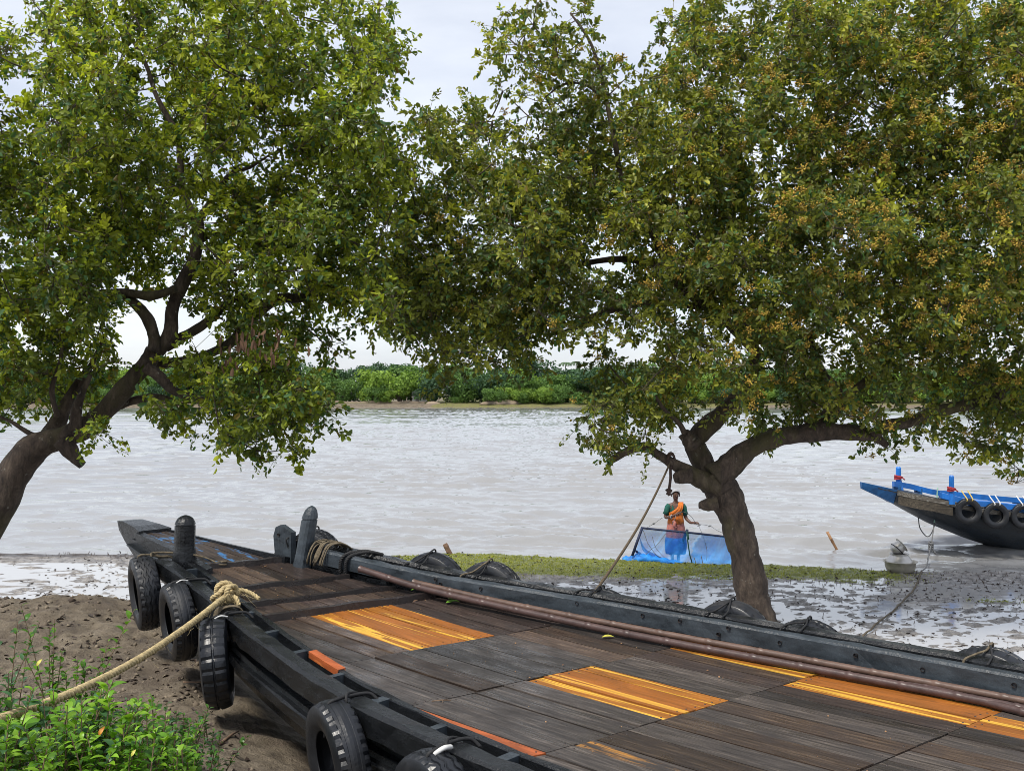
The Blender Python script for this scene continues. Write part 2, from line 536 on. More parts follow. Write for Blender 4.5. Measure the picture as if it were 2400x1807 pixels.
def net_mat():
    n = NT('blue_fishing_net')
    n.base((0.05, 0.40, 0.95)); n.rough(0.6)
    tp = n.n('ShaderNodeBsdfTransparent'); tp.inputs['Color'].default_value = (0.9, 0.96, 1, 1)
    ms = n.n('ShaderNodeMixShader')
    f = n.noise(n.coord((1, 1, 1), False), 3, 4, 0.6)
    fr = n.ramp(f, [(0.3, 0.40), (0.7, 0.58)])
    n.l(fr, ms.inputs[0]); n.l(tp.outputs[0], ms.inputs[1]); n.l(n.b.outputs[0], ms.inputs[2])
    n.l(ms.outputs[0], n.out.inputs['Surface'])
    return n.m
M['net'] = net_mat()
M['netdense'] = plain('gathered_blue_net', (0.02, 0.24, 0.85), 0.6, 0.45, 9, 0.4)
M['netpole'] = plain('dark_blue_wrapped_pole', (0.012, 0.02, 0.06), 0.6, 0.4, 12, 0.3)

# ------------------------------------------------------------------ boat frame of reference (u to the bow, w away from the camera)
TH = math.radians(138)
UD = np.array([math.cos(TH), math.sin(TH)]); ND = np.array([UD[1], -UD[0]]); V0 = 5.22; U0 = 3.0; Z0 = 0.55
HWT = np.array([(-4.2, 0.95), (-2, 1.2), (0, 1.30), (1.7, 1.345), (3.1, 1.355), (4.5, 1.24), (5.4, 1.06), (6.5, 0.79), (7.2, 0.62), (8.1, 0.42), (8.8, 0.30), (9.6, 0.22), (10.4, 0.1)])
DZT = np.array([(-4.2, 1.72), (-2, 1.65), (1, 1.62), (3, 1.62), (4.2, 1.64), (5.2, 1.67), (6.5, 1.735), (7.4, 1.825), (8.1, 1.90), (9.0, 1.96), (10.4, 2.06)])
def smooth_tab(T):
    x = np.linspace(T[0, 0], T[-1, 0], 400); y = np.interp(x, T[:, 0], T[:, 1])
    k = np.hanning(41); k /= k.sum(); yp = np.concatenate([2 * y[0] - y[20:0:-1], y, 2 * y[-1] - y[-2:-22:-1]])
    return x, np.convolve(yp, k, 'valid')
HX, HY = smooth_tab(HWT); DX, DY = smooth_tab(DZT)
def hw(u): return float(np.interp(u, HX, HY))
def dz(u): return float(np.interp(u, DX, DY))
def uw(x, y):
    p0 = UD[0] * x + UD[1] * y; p1 = ND[0] * x + ND[1] * y
    return p0, p1 - V0
def BW(u, w_, z):      # boat frame -> world
    p = UD * u + ND * (w_ + V0)
    return Vector((p[0], p[1], z))
def BL(u, w_, z):      # boat frame -> local frame of the boat's Empty
    return Vector((u - U0, -w_, z - Z0))

# ------------------------------------------------------------------ ground
def gridaxis(segs):
    out = [segs[0][0]]
    for a, b, st in segs:
        n = max(1, int(round((b - a) / st)))
        out += list(np.linspace(a, b, n + 1)[1:])
    return np.array(out)

def shore(x):          # y of the near water's edge
    return np.interp(x, [-40, -12, -6, -3, -1, 2, 5, 7.5, 10, 12, 16, 40], [22, 21.2, 20.9, 20.6, 20.3, 20.15, 19.6, 19.0, 18.9, 18.6, 18.2, 17])

PUD = 0.105
def ground_h(x, y):
    u, w_ = uw(x, y)
    sh = shore(x)
    flat = 0.092 + 0.012 * fbm(x * 0.7, y * 0.7, 3, 3) + 0.030 * fbm(x * 3.2, y * 5.0, 11, 3) + 0.022 * fbm(x * 9, y * 13, 13, 2)
    lump = np.clip(fbm(x * 6.5, y * 9.0, 23, 3) - 0.08, 0, 1)
    flat = flat + 0.075 * lump
    rightdry = sstep(0.5, 6, x) * sstep(14.5, 17.5, y)
    flat = flat + 0.004 * rightdry
    # grassy rise along the water
    gband = sstep(17.4, 19.2, y) * (1 - sstep(sh - 0.7, sh + 0.1, y)) * sstep(-3.4, -1.2, x) * (1 - sstep(5.5, 9.5, x))
    flat = flat + np.interp(x, [-3, -1.5, 0, 1.5, 3], [0.10, 0.19, 0.17, 0.08, 0.025]) * gband
    rim = sstep(sh - 1.4, sh - 0.5, y)
    flat = flat + 0.02 * rim
    # bank on which the boat's near side lies
    wa = np.interp(u, [5.0, 7.0, 8.5, 9.8], [-2.3, -1.3, -0.5, 0.1])
    wq = w_ + 0.22 * fbm(x * 0.5, y * 0.5, 5, 3)
    bank = 1 - sstep(0.0, 1.0, (wq - wa) / np.interp(u, [5.0, 9.0], [3.1, 2.2]))
    edge = 11.7 + 0.5 * fbm(x * 0.3, y * 0.0, 8, 2)
    back = 1 - sstep(edge - 1.3, edge + 1.3, y)
    up = np.interp(y, [0, 3, 4.4, 5.4, 6.6, 8], [0.85, 0.66, 0.42, 0.2, 0.04, 0.0]) * sstep(-1.75, -2.7, w_)
    low = np.interp(u, [5.5, 7.5, 9.0, 10.6], [0.0, -0.14, -0.10, 0.12])
    bh = (1.18 + up + low + 0.03 + 0.07 * fbm(x * 0.5, y * 0.5, 31, 3) + 0.06 * fbm(x * 2.2, y * 2.2, 33, 4) - 0.075 * np.abs(fbm(x * 5, y * 5, 41, 4)))
    z = flat + (bh - flat) * bank * back
    # river bed and far bank
    z = z - 1.6 * sstep(sh - 0.35, sh + 7, y) - 0.16 * sstep(sh - 0.3, sh + 0.3, y)
    fsh = 219 + 2.5 * fbm(x * 0.03, y * 0, 77, 3)
    z = z + (2.4 + 0.25 * fbm(x * 0.3, y * 0.3, 51, 3)) * sstep(fsh - 6, fsh + 1.5, y) + 0.25 * sstep(fsh + 1, fsh + 6, y)
    return z

gx = gridaxis([(-1500, -200, 130), (-200, -40, 16), (-40, -14, 1.3), (-14, -8.5, 0.3), (-8.5, 10.5, 0.042), (10.5, 14, 0.2), (14, 40, 1.3), (40, 200, 16), (200, 1500, 130)])
gy = gridaxis([(-30, 0, 3), (0, 3.5, 0.35), (3.5, 13, 0.06), (13, 21.5, 0.034), (21.5, 30, 0.6), (30, 205, 12), (205, 240, 0.9), (240, 300, 6), (300, 1500, 120)])
GX, GY = np.meshgrid(gx, gy)
GZ = ground_h(GX, GY)
grass = sstep(17.5, 18.4, GY + 0.5 * fbm(GX * 0.8, GY * 0.8, 61, 3)) * (1 - sstep(shore(GX) - 0.45, shore(GX) + 0.05, GY)) * sstep(-3.2, -2.0, GX) * (1 - sstep(6.3, 8.2, GX))
tuft = sstep(0.35, 0.75, 1 - np.hypot((GX - 8.1) / 1.1, (GY - 16.2) / 0.45))
grass = np.clip(grass + tuft, 0, 1)
Uu, Ww = uw(GX, GY)
wa_ = np.interp(Uu, [5.0, 7.0, 8.5, 9.8], [-2.3, -1.3, -0.5, 0.1])
bankm = (1 - sstep(0.5, 0.95, (Ww - wa_) / np.interp(Uu, [5.0, 9.0], [3.1, 2.2]))) * (1 - sstep(11.6, 12.9, GY))
wet = (1 - bankm) * (GY < 60)
deb = sstep(0.3, 0.7, 1 - np.abs(GY - shore(GX) + 0.35) / 0.5) * (1 - grass) * (GX < -2) * 0.8
farg = np.maximum(sstep(219, 222, GY) * 0.45 * (vnoise(GX * 0.08, GY * 0.2, 5) > 0.45), sstep(216, 219, GY) * 0.5 * (GX > -22 + 6 * vnoise(GX * 0.2, GY, 8)))
colg = np.stack([np.clip(grass + farg, 0, 1), wet, deb], -1).reshape(-1, 3).astype(np.float32)
ny, nx = GX.shape
idx = np.arange(nx * ny).reshape(ny, nx)
Fg = np.stack([idx[:-1, :-1], idx[:-1, 1:], idx[1:, 1:], idx[1:, :-1]], -1).reshape(-1, 4)
gm = npmesh('ground', np.stack([GX, GY, GZ], -1).reshape(-1, 3), Fg, colg, True)
g = link('ground', gm, M['ground']); tag(g, kind='structure')
def gz(x, y): return float(ground_h(np.array([float(x)]), np.array([float(y)]))[0])

# standing water between the lumps of the mudflat
px_ = np.linspace(-16, 16, 2); 
pm = npmesh('standing_water', [(-30, 8.6, PUD), (30, 3.0, PUD), (30, 18.2, PUD), (7, 18.7, PUD), (-2, 19.5, PUD), (-30, 20.6, PUD)], np.array([[0, 1, 2, 3], [0, 3, 4, 5]]))
o = link('standing_water', pm, M['puddle']); tag(o, kind='structure')

# ------------------------------------------------------------------ river
ys = [17.0]
while ys[-1] < 226: ys.append(ys[-1] + max(0.055, ys[-1] * 0.0042))
wy = np.array(ys)
wx = gridaxis([(-600, -120, 80), (-120, -40, 5), (-40, -14, 0.5), (-14, 14, 0.11), (14, 40, 0.5), (40, 120, 5), (120, 600, 80)])
WX, WY = np.meshgrid(wx, wy)
WZ = np.zeros_like(WX)
r2 = np.random.default_rng(3)
for k in range(54):
    lam = 0.24 * (1.9 / 0.24) ** r2.random()
    th = r2.normal(math.radians(80), math.radians(20))
    kx, ky = math.cos(th) * 2 * np.pi / lam, math.sin(th) * 2 * np.pi / lam
    amp = 0.0056 * lam ** 0.75
    mod = 0.4 + 1.2 * vnoise(WX * 0.35 / max(lam, 0.5) + k * 3.1, WY * 0.35 / max(lam, 0.5), 200 + k)
    WZ += amp * mod * np.sin(kx * WX + ky * WY + r2.random() * 6.28 + 1.2 * fbm(WX * 0.3, WY * 0.3, 90 + k, 2))
for k in range(14):
    lam = 0.9 * (3.2 / 0.9) ** r2.random(); th = r2.normal(math.radians(84), math.radians(16))
    kx, ky = math.cos(th) * 2 * np.pi / lam, math.sin(th) * 2 * np.pi / lam
    WZ += 0.0062 * lam ** 0.9 * (vnoise(WX * 0.2 + k * 2.2, WY * 0.3, 260 + k)) * np.sin(kx * WX + ky * WY + r2.random() * 6.28 + 1.5 * fbm(WX * 0.25, WY * 0.25, 95 + k, 2))
WZ *= 0.45 + 1.25 * vnoise(WX * 0.06 + 0.25 * fbm(WX * 0.2, WY * 0.2, 7, 2), WY * 0.16, 333)
WZ += 0.006 * fbm(WX * 0.15, WY * 0.15, 400, 2)
near = sstep(0.0, 2.5, WY - shore(WX))
WZ *= 0.35 + 0.65 * near
ny, nx = WX.shape
idx = np.arange(nx * ny).reshape(ny, nx)
Fw = np.stack([idx[:-1, :-1], idx[:-1, 1:], idx[1:, 1:], idx[1:, :-1]], -1).reshape(-1, 4)
wm = npmesh('river_water', np.stack([WX, WY, WZ], -1).reshape(-1, 3), Fw, None, True)
o = link('river_water', wm, M['water']); tag(o, kind='structure')

# ------------------------------------------------------------------ leaves in bulk
def leaf_geo(P, A, N, Ln, Wd, fold=0.25):
    """diamond-oval leaves folded along the midrib: two quads each"""
    A = A / (np.linalg.norm(A, axis=1, keepdims=True) + 1e-9)
    B = np.cross(A, N); B /= np.linalg.norm(B, axis=1, keepdims=True) + 1e-9
    N = np.cross(B, A)
    Ln = Ln[:, None]; Wd = Wd[:, None]
    b = P; t = P + A * Ln - N * Ln * 0.12
    up = N * Wd * fold
    l1 = P + A * Ln * 0.30 + B * Wd * 0.46 + up; l2 = P + A * Ln * 0.74 + B * Wd * 0.42 + up - N * Ln * 0.04
    q1 = P + A * Ln * 0.30 - B * Wd * 0.46 + up; q2 = P + A * Ln * 0.74 - B * Wd * 0.42 + up - N * Ln * 0.04
    V = np.stack([b, l1, l2, t, q2, q1], 1).reshape(-1, 3)
    i = np.arange(len(P)) * 6
    Fq = np.concatenate([np.stack([i, i + 3, i + 2, i + 1], 1), np.stack([i, i + 5, i + 4, i + 3], 1)])
    return V, Fq

def leaf_shape(name, col, ln=1.0, wd=0.42, arch=0.25, m=None):
    """single leaf, length along +x, used as a shared mesh for leaves that are objects"""
    prof = [(0, 0.03), (0.12, 0.55), (0.32, 0.98), (0.55, 1.0), (0.78, 0.66), (0.92, 0.28), (1.0, 0.02)]
    V = []; Fq = []
    for k, (t, hw_) in enumerate(prof):
        z = arch * (0.55 * math.sin(t * 2.2) - t * t * 0.75)
        wv = hw_ * wd / 2 * ln
        V += [(t * ln, wv, z * ln + wv * 0.25), (t * ln, 0, z * ln), (t * ln, -wv, z * ln + wv * 0.25)]
    for k in range(len(prof) - 1):
        a = k * 3
        Fq += [(a, a + 1, a + 4, a + 3), (a + 1, a + 2, a + 5, a + 4)]
    c = np.tile(np.array(col, dtype=np.float32), (len(V), 1))
    me = npmesh(name, np.array(V), np.array(Fq), c, True)
    me.materials.append(m)
    return me

DS = 2400 / 2211.0     # the display the lobes were measured on -> photo pixels

def limb(mb, pts, d0, sides=10, n=None, wob=0.006):
    """pts: (px, py, width px, depth offset)"""
    P = []
    for q in pts:
        d = d0 + (q[3] if len(q) > 3 else 0)
        p = at(q[0], q[1], d)
        P.append((p.x, p.y, p.z, q[2] * 0.82 / F * d / 2))
    n = n or max(8, len(pts) * 5)
    c = curve(P, n)
    r = np.maximum(c[:, 3], 0.006)
    j = rng.normal(0, 1, (n, 3)) * r[:, None] * wob * 3
    mb.tube(c[:, :3] + j, r * (1 + 0.05 * np.sin(np.arange(n) * 0.55 + rng.random() * 6) + 0.03 * np.sin(np.arange(n) * 1.3)), sides)
    return c[:, :3]

def make_tree(name, label, d0, limbs, lobes, keepout, palette, berries, dens, seed, dspread=1.9, base=None, nleaf_parts=260, bare=(), bw=0.2):
    r = np.random.default_rng(seed)
    root = empty(name, base, label, 'tree')
    off = Vector(base)
    mb = MB(); LP = []
    for pts in limbs[:1]:
        LP.append(limb(mb, pts, d0, 20, 60, 0.004))
    tr = mb.mesh('trunk'); o = link('trunk', tr, M['bark']); o.parent = root; o.matrix_parent_inverse = root.matrix_basis.inverted() if False else Matrix.Translation(-off)
    for pts in limbs[1:]:
        mb = MB(); LP.append(limb(mb, pts, d0, 10))
        o = mb.build('limb', M['bark'], root); o.matrix_parent_inverse = Matrix.Translation(-off)
    LPa = np.concatenate(LP)
    # cluster centres
    C = []
    for (lx, ly, lr, *dd) in lobes:
        sc = DS / F * d0
        rad = lr * sc
        dc = (dd[0] if dd else r.normal(0, 0.5))
        ds_ = min(dspread, 0.55 + rad * 1.6)
        n = max(2, int(dens * (rad ** 2) * ds_))
        k = 0
        while k < n:
            v = r.normal(0, 1, 3); v /= np.linalg.norm(v); v *= r.random() ** 0.42
            qx, qy = lx + v[0] * lr, ly + v[2] * lr
            dep = d0 + dc + v[1] * ds_
            if any((qx - kx) ** 2 + (qy - ky) ** 2 < kr * kr for kx, ky, kr in keepout):
                n -= 0.5; k += 0.0
                if n <= k: break
                continue
            C.append(tuple(at(qx * DS, qy * DS, d0)[i] * (1 if i != 1 else 0) + (dep if i == 1 else 0) for i in range(3)))
            k += 1
    C = np.array(C)
    # keep the apparent place: scale x and z about the eye with the depth
    sc = (C[:, 1] / d0)
    C[:, 0] *= sc; C[:, 2] = H + (C[:, 2] - H) * sc
    # the leaves part in front of the main limbs
    LD = np.concatenate([LP[q][::2] for q in bare]); LX = LD[:, 0] / LD[:, 1]; LZ = (LD[:, 2] - H) / LD[:, 1]
    dx_ = np.hypot(C[:, None, 0] / C[:, None, 1] - LX[None], (C[:, None, 2] - H) / C[:, None, 1] - LZ[None]) * d0
    hid = ((dx_ < bw) & (C[:, None, 1] < LD[None, :, 1] + 0.15)).any(1) & (r.random(len(C)) < 0.85)
    C = C[~hid]
    # twigs from the nearest limb or the nearest earlier cluster that lies closer to the limbs
    dl = np.linalg.norm(C[:, None, :] - LPa[None, ::2, :], axis=2)
    order = np.argsort(dl.min(1))
    nodes = [p for p in LPa[::2]]
    NA = np.array(nodes)
    twp = []; twr = []
    for i in order:
        c = C[i]
        dd = np.linalg.norm(NA - c, axis=1)
        j = int(np.argmin(dd + 0.15 * (dd < 0.12)))
        a = NA[j]
        mid = (a + c) / 2 + np.array([0, 0, -0.08 * dd[j]]) + r.normal(0, 0.08, 3) * dd[j]
        t = np.linspace(0, 1, 6)[:, None]
        twp.append((1 - t) ** 2 * a + 2 * t * (1 - t) * mid + t * t * c)
        rr = 0.006 + 0.010 * min(1.6, dd[j])
        twr.append(np.linspace(rr, 0.004, 6))
        NA = np.vstack([NA, c[None], mid[None]])
    V, Fq = tubes_np(np.array(twp), np.array(twr), 4)
    me = npmesh('twigs', V - np.array(base), Fq)
    o = link('twigs', me, M['bark'], root)
    tag(o, kind='stuff')
    # leaves
    nsh = r.integers(6, 11, len(C))
    si = np.repeat(np.arange(len(C)), nsh); ns = len(si)
    sv_ = r.normal(0, 1, (ns, 3)) + np.array([0, -0.15, 0.12]); sv_ /= np.linalg.norm(sv_, axis=1, keepdims=True)
    so_ = C[si] + r.normal(0, 0.09, (ns, 3))
    sln = r.uniform(0.12, 0.36, ns)
    tipz = so_ + sv_ * sln[:, None] - np.array([0, 0, 1.0]) * (sln * 0.18)[:, None]
    Vs, Fs = tubes_np(np.stack([C[si], so_ + sv_ * (sln * 0.4)[:, None], tipz], 1), np.tile(np.array([[0.004, 0.003, 0.0015]]), (ns, 1)), 3)
    o = link('shoots', npmesh('shoots', Vs - np.array(base), Fs), M['shoot'], root); tag(o, kind='stuff')
    nl = r.integers(10, 18, ns)
    li = np.repeat(np.arange(ns), nl); ci = si[li]; n = len(li)
    kk = np.concatenate([np.arange(q) for q in nl]); tt = 0.22 + 0.80 * (kk + r.random(n) * 0.8) / nl[li]
    v = sv_[li]
    e1 = np.cross(v, np.array([0.2, 0.3, 0.93])); e1 /= np.linalg.norm(e1, axis=1, keepdims=True) + 1e-9
    e2 = np.cross(v, e1)
    an = kk * 2.4 + r.normal(0, 0.35, n)
    radl = e1 * np.cos(an)[:, None] + e2 * np.sin(an)[:, None]
    P = so_[li] + v * (sln[li] * tt)[:, None] - np.array([0, 0, 1.0]) * (sln[li] * 0.18 * tt * tt)[:, None]
    sp = np.clip(1.15 - 0.75 * tt, 0.35, 1.2)[:, None]
    P = P + r.normal(0, 0.022, (n, 3))
    A = radl * sp + v * (1.0 - 0.3 * sp) * 0.9 + r.normal(0, 0.30, (n, 3)) + np.array([0, 0, -0.28])
    Nn = v * 0.9 - radl * 0.35 + r.normal(0, 0.45, (n, 3)) + np.array([-0.05, -0.2, 0.35])
    Ln = r.uniform(0.045, 0.100, n) * r.uniform(0.75, 1.2, ns)[li]; Wd = Ln * r.uniform(0.44, 0.62, n)
    print(name, 'clusters', len(C), 'leaves', n)
    # young yellow-green shoots in some clusters, older dark leaves in others
    young = r.random(len(C)) * 0.75 + 0.35 * sstep(3.5, 8, C[:, 2]) * r.random(len(C))
    yy = np.clip(young[ci] + r.normal(0, 0.13, ns)[li] + r.normal(0, 0.09, n) + 0.16 * (tt - 0.6), 0, 1)[:, None]
    pal = np.array(palette)
    col = np.where(yy < 0.5, pal[0] + (pal[1] - pal[0]) * (yy * 2), pal[1] + (pal[2] - pal[1]) * (yy * 2 - 1))
    col = col * r.uniform(0.65, 1.35, (n, 1))
    odd = r.random(n)
    col[odd < 0.03] = np.array([0.20, 0.15, 0.03]) * r.uniform(0.7, 1.2, ((odd < 0.03).sum(), 1))
    blu = (odd > 0.86)
    col[blu] = np.array([0.085, 0.165, 0.065]) * r.uniform(0.7, 1.4, (blu.sum(), 1))
    # the leaves nearest to the eye become objects of their own
    score = P[:, 1] / (Ln / 0.1) + r.random(n) * 1.2
    inx = (np.abs(P[:, 0] / P[:, 1]) < 0.53) & (P[:, 2] - H < 0.41 * P[:, 1])
    score[~inx] = 99
    big = np.argsort(score)[:nleaf_parts]
    keep = np.ones(n, bool); keep[big] = False
    V, Fq = leaf_geo(P[keep], A[keep], Nn[keep], Ln[keep], Wd[keep])
    me = npmesh('crown', V - np.array(base), Fq, np.repeat(col[keep], 6, 0))
    link('crown', me, M['leaf'], root)
    shapes = [leaf_shape('leaf', c, m=M['leaf']) for c in (pal[0], pal[1], pal[2], (0.075, 0.155, 0.07))]
    for i in big:
        a = Vector(A[i]).normalized(); nn = Vector(Nn[i]); b = nn.cross(a).normalized(); nn = a.cross(b)
        Mx = Matrix((a, b, nn)).transposed().to_4x4()
        k = 3 if blu[i] else int(np.clip(yy[i, 0] * 3, 0, 2))
        o = bpy.data.objects.new('leaf', shapes[k]); COL.objects.link(o)
        o.parent = root
        o.matrix_basis = Matrix.Translation(Vector(P[i]) - off) @ Mx @ Matrix.Scale(float(Ln[i]), 4)
    # flower clusters
    if berries:
        shp = []
        for k in range(5):
            V = []; Fq = []
            rb = np.random.default_rng(90 + k)
            cols = []
            for b in range(26):
                c = rb.normal(0, 1, 3); c = c / np.linalg.norm(c) * rb.random() ** 0.5 * 0.085 * np.array([1, 1, 0.8])
                s_ = rb.uniform(0.008, 0.014); q = len(V)
                if b == 0: V += [np.zeros(3)]; cols += [np.array([[0.25, 0.2, 0.05]])[0]]; q = 1
                V += [c + np.array(e) * s_ for e in ((1, 0, 0), (-1, 0, 0), (0, 1, 0), (0, -1, 0), (0, 0, 1), (0, 0, -1))]
                Fq += [(q + a_, q + b_, q + c_) for a_, b_, c_ in ((0, 2, 4), (2, 1, 4), (1, 3, 4), (3, 0, 4), (2, 0, 5), (1, 2, 5), (3, 1, 5), (0, 3, 5))]
                Fq += [(0, q, q + 2)]
                cols += [np.array([0.50, 0.34, 0.055]) * rb.uniform(0.6, 1.3) * np.array([1, rb.uniform(0.85, 1.15), 1])] * 6
            me = npmesh('flower_cluster', np.array(V), np.array(Fq), np.array(cols)); me.materials.append(M['berry']); shp.append(me)
        wgt = np.array([berries(*c) for c in C]); wgt *= np.exp(-(C[:, 1] - d0) * 0.55)
        wgt /= wgt.sum()
        nb = 1100
        cc = r.choice(len(C), nb, p=wgt)
        v = r.normal(0, 1, (nb, 3)); v /= np.linalg.norm(v, axis=1, keepdims=True); v[:, 1] = -np.abs(v[:, 1]) * 0.9
        BP = C[cc] + v * r.uniform(0.2, 0.34, (nb, 1))
        sc_ = r.uniform(0.7, 1.25, nb)
        o2 = np.argsort(BP[:, 1] + 50 * (np.abs(BP[:, 0] / BP[:, 1]) > 0.53))
        RV = []; RF = []; RC = []; q = 0
        for rank, i in enumerate(o2):
            Mx = Matrix.Rotation(r.random() * 6.28, 4, 'Z') @ Matrix.Rotation(r.normal(0, 0.6), 4, 'X') @ Matrix.Scale(float(sc_[i]), 4)
            if rank < 290:
                o = bpy.data.objects.new('flower_cluster', shp[i % 5]); COL.objects.link(o); o.parent = root
                o.matrix_basis = Matrix.Translation(Vector(BP[i]) - off) @ Mx
            else:
                me = shp[i % 5]
                if not hasattr(make_tree, 'cache'): make_tree.cache = {}
                if me.name not in make_tree.cache:
                    vv = np.empty(len(me.vertices) * 3, np.float32); me.vertices.foreach_get('co', vv)
                    ff = np.array([tuple(p.vertices) for p in me.polygons]); ca = np.empty(len(me.vertices) * 4, np.float32)
                    me.color_attributes['col'].data.foreach_get('color', ca)
                    make_tree.cache[me.name] = (vv.reshape(-1, 3), ff, ca.reshape(-1, 4)[:, :3])
                vv, ff, ca = make_tree.cache[me.name]
                R_ = np.array(Mx.to_3x3())
                RV.append(vv @ R_.T + BP[i] - np.array(base)); RF.append(ff + q); RC.append(ca); q += len(vv)
        me = npmesh('flowers', np.concatenate(RV), np.concatenate(RF), np.concatenate(RC))
        o = link('flowers', me, M['berry'], root); tag(o, kind='stuff')
    return root, C, r

# left tree -----------------------------------------------------------
def z8(x, y): return (x * 0.4505, 500 + y * 0.4505)
def z3(x, y): return (x * 0.452, y * 0.452)
def pts(fn, L_, dd=0.0):
    out = []
    for q in L_:
        x, y = fn(q[0], q[1]); out.append((x, y, q[2], q[3] if len(q) > 3 else dd))
    return out
DL = 12.5
left_limbs = [
    pts(z8, [(-260, 1990, 150), (-130, 1720, 110), (10, 1480, 98), (90, 1330, 92), (190, 1215, 80), (330, 1165, 64), (450, 1110, 62), (545, 1030, 56), (625, 940, 54), (700, 850, 50), (765, 780, 46), (800, 715, 48)]),
    pts(z8, [(330, 1180, 60), (375, 1250, 42), (430, 1310, 26)], -0.15),
    pts(z8, [(800, 720, 40), (800, 640, 34), (765, 545, 34), (700, 470, 30), (640, 430, 18)], -0.1),
    pts(z8, [(820, 720, 44), (885, 620, 40), (895, 500, 38), (945, 370, 40), (1005, 250, 38), (1030, 100, 34), (1025, 10, 30)]),
    pts(z3, [(1010, 1140, 34), (950, 1000, 20), (932, 850, 18), (920, 700, 17), (880, 630, 16), (805, 490, 14), (760, 350, 12), (690, 220, 9), (650, 120, 6)]),
    pts(z3, [(1020, 1150, 30), (1085, 1060, 22), (1150, 950, 18), (1220, 885, 14), (1290, 870, 9), (1400, 800, 6)], 0.2),
    pts(z8, [(860, 690, 40), (940, 650, 30), (1050, 585, 28), (1150, 500, 20), (1260, 420, 14)], 0.2),
    pts(z8, [(760, 790, 30), (1000, 760, 26), (1190, 680, 28), (1260, 600, 30), (1345, 520, 28), (1440, 445, 30), (1560, 440, 28), (1700, 400, 18)], 0.5),
    pts(z8, [(915, 390, 22), (860, 412, 24), (770, 430, 26), (640, 410, 22), (520, 420, 24), (430, 430, 24), (350, 370, 20), (230, 310, 14), (60, 300, 9)], -0.2),
    pts(z8, [(420, 440, 26), (360, 370, 24), (340, 260, 20), (270, 160, 12), (160, 80, 8)], -0.2),
    pts(z8, [(230, 1190, 60), (300, 1090, 46), (345, 990, 36), (420, 870, 26), (480, 780, 16), (540, 640, 10)], 0.3),
    pts(z8, [(390, 1130, 40), (400, 1020, 28), (430, 930, 20), (470, 840, 12)], -0.2),
    pts(z8, [(760, 800, 36), (830, 850, 32), (900, 920, 28), (980, 950, 22), (1100, 980, 12), (1250, 1010, 8)], -0.2),
    pts(z8, [(620, 1000, 26), (710, 970, 22), (830, 955, 18), (960, 1000, 12)], 0.2),
    pts(z8, [(200, 1170, 20), (130, 1130, 14), (50, 1080, 10), (-60, 1040, 7)], 0.0),
    pts(z8, [(300, 1060, 16), (270, 920, 14), (310, 780, 12), (325, 680, 8)], -0.4),
    pts(z8, [(1000, 300, 24), (1100, 310, 16), (1230, 320, 10)], 0.3),
    pts(z8, [(1040, 150, 16), (1100, 110, 10), (1190, 80, 7)], 0.3),
]
left_lobes = [(120, 70, 100), (300, 40, 140), (500, 50, 140), (680, 70, 120), (780, 110, 90), (150, 240, 140), (350, 240, 160), (560, 220, 150),
    (740, 220, 110), (820, 165, 55), (60, 390, 140), (250, 410, 150), (450, 390, 140), (620, 390, 140), (760, 350, 110), (850, 300, 75), (100, 550, 120), (-40, 620, 120),
    (650, 530, 110), (520, 570, 100), (760, 500, 90), (60, 690, 105), (170, 710, 85), (100, 810, 105), (200, 800, 65), (0, 850, 80), (-60, 760, 110), (-80, 300, 150), (-60, 80, 100),
    (430, 760, 50), (570, 700, 95), (650, 680, 45), (560, 840, 95), (480, 870, 85), (640, 850, 80), (600, 940, 55), (500, 930, 60), (410, 930, 50), (685, 900, 45), (640, 975, 30), (430, 840, 80),
    (720, 890, 25), (340, 900, 40), (700, 610, 55), (740, 650, 45), (240, 590, 60), (560, 980, 30), (820, 420, 80), (215, 940, 22), (800, 40, 60), (850, 120, 45), (720, 560, 80), (790, 600, 70), (700, 640, 60), (825, 655, 55), (760, 655, 48), (620, 780, 80), (690, 755, 36), (600, 880, 70), (330, 520, 95), (410, 490, 85), (455, 570, 85), (290, 590, 55), (540, 480, 90), (560, 640, 80), (480, 660, 55), (180, 640, 80), (240, 490, 90)]
left_keep = [(345, 690, 42), (320, 648, 24), (395, 660, 22), (760, 748, 50), (300, 720, 22), (250, 950, 24), (215, 1000, 60), (720, 800, 48), (880, 60, 45), (940, 120, 50), (15, 150, 38), (10, 220, 30)]
GL = [(0.078, 0.112, 0.022), (0.225, 0.275, 0.03), (0.44, 0.475, 0.045)]
bl = at(-110, 1400, DL); bl = (bl.x, bl.y, gz(bl.x, bl.y))
left_tree, CL, rl = make_tree('mangrove_tree', 'leaning mangrove tree with yellow-green crown, trunk rising at the left edge over muddy mound', DL, left_limbs, left_lobes, left_keep, GL, None, 33, 21, 1.9, bl, 250, (3, 4, 5), 0.24)

# hanging bunches of dead leaves on the left tree
for (bx, by, s_) in ((600, 775, 0.30), (555, 800, 0.24), (655, 790, 0.2)):
    c = at(bx, by + 20, DL - 1.2) - Vector(bl)
    n = int(80 * s_)
    P = np.array(c) + rl.normal(0, 1, (n, 3)) * np.array([0.10, 0.10, 0.13])
    A = rl.normal(0, 0.25, (n, 3)) + np.array([0, 0, -1]); Nn = rl.normal(0, 1, (n, 3))
    V, Fq = leaf_geo(P, A, Nn, rl.uniform(0.09, 0.16, n), rl.uniform(0.03, 0.05, n))
    o = link('dead_leaves', npmesh('dead_leaves', V, Fq), M['leafdead'], left_tree); o['label'] = 'hanging bunch of dry brown leaves'

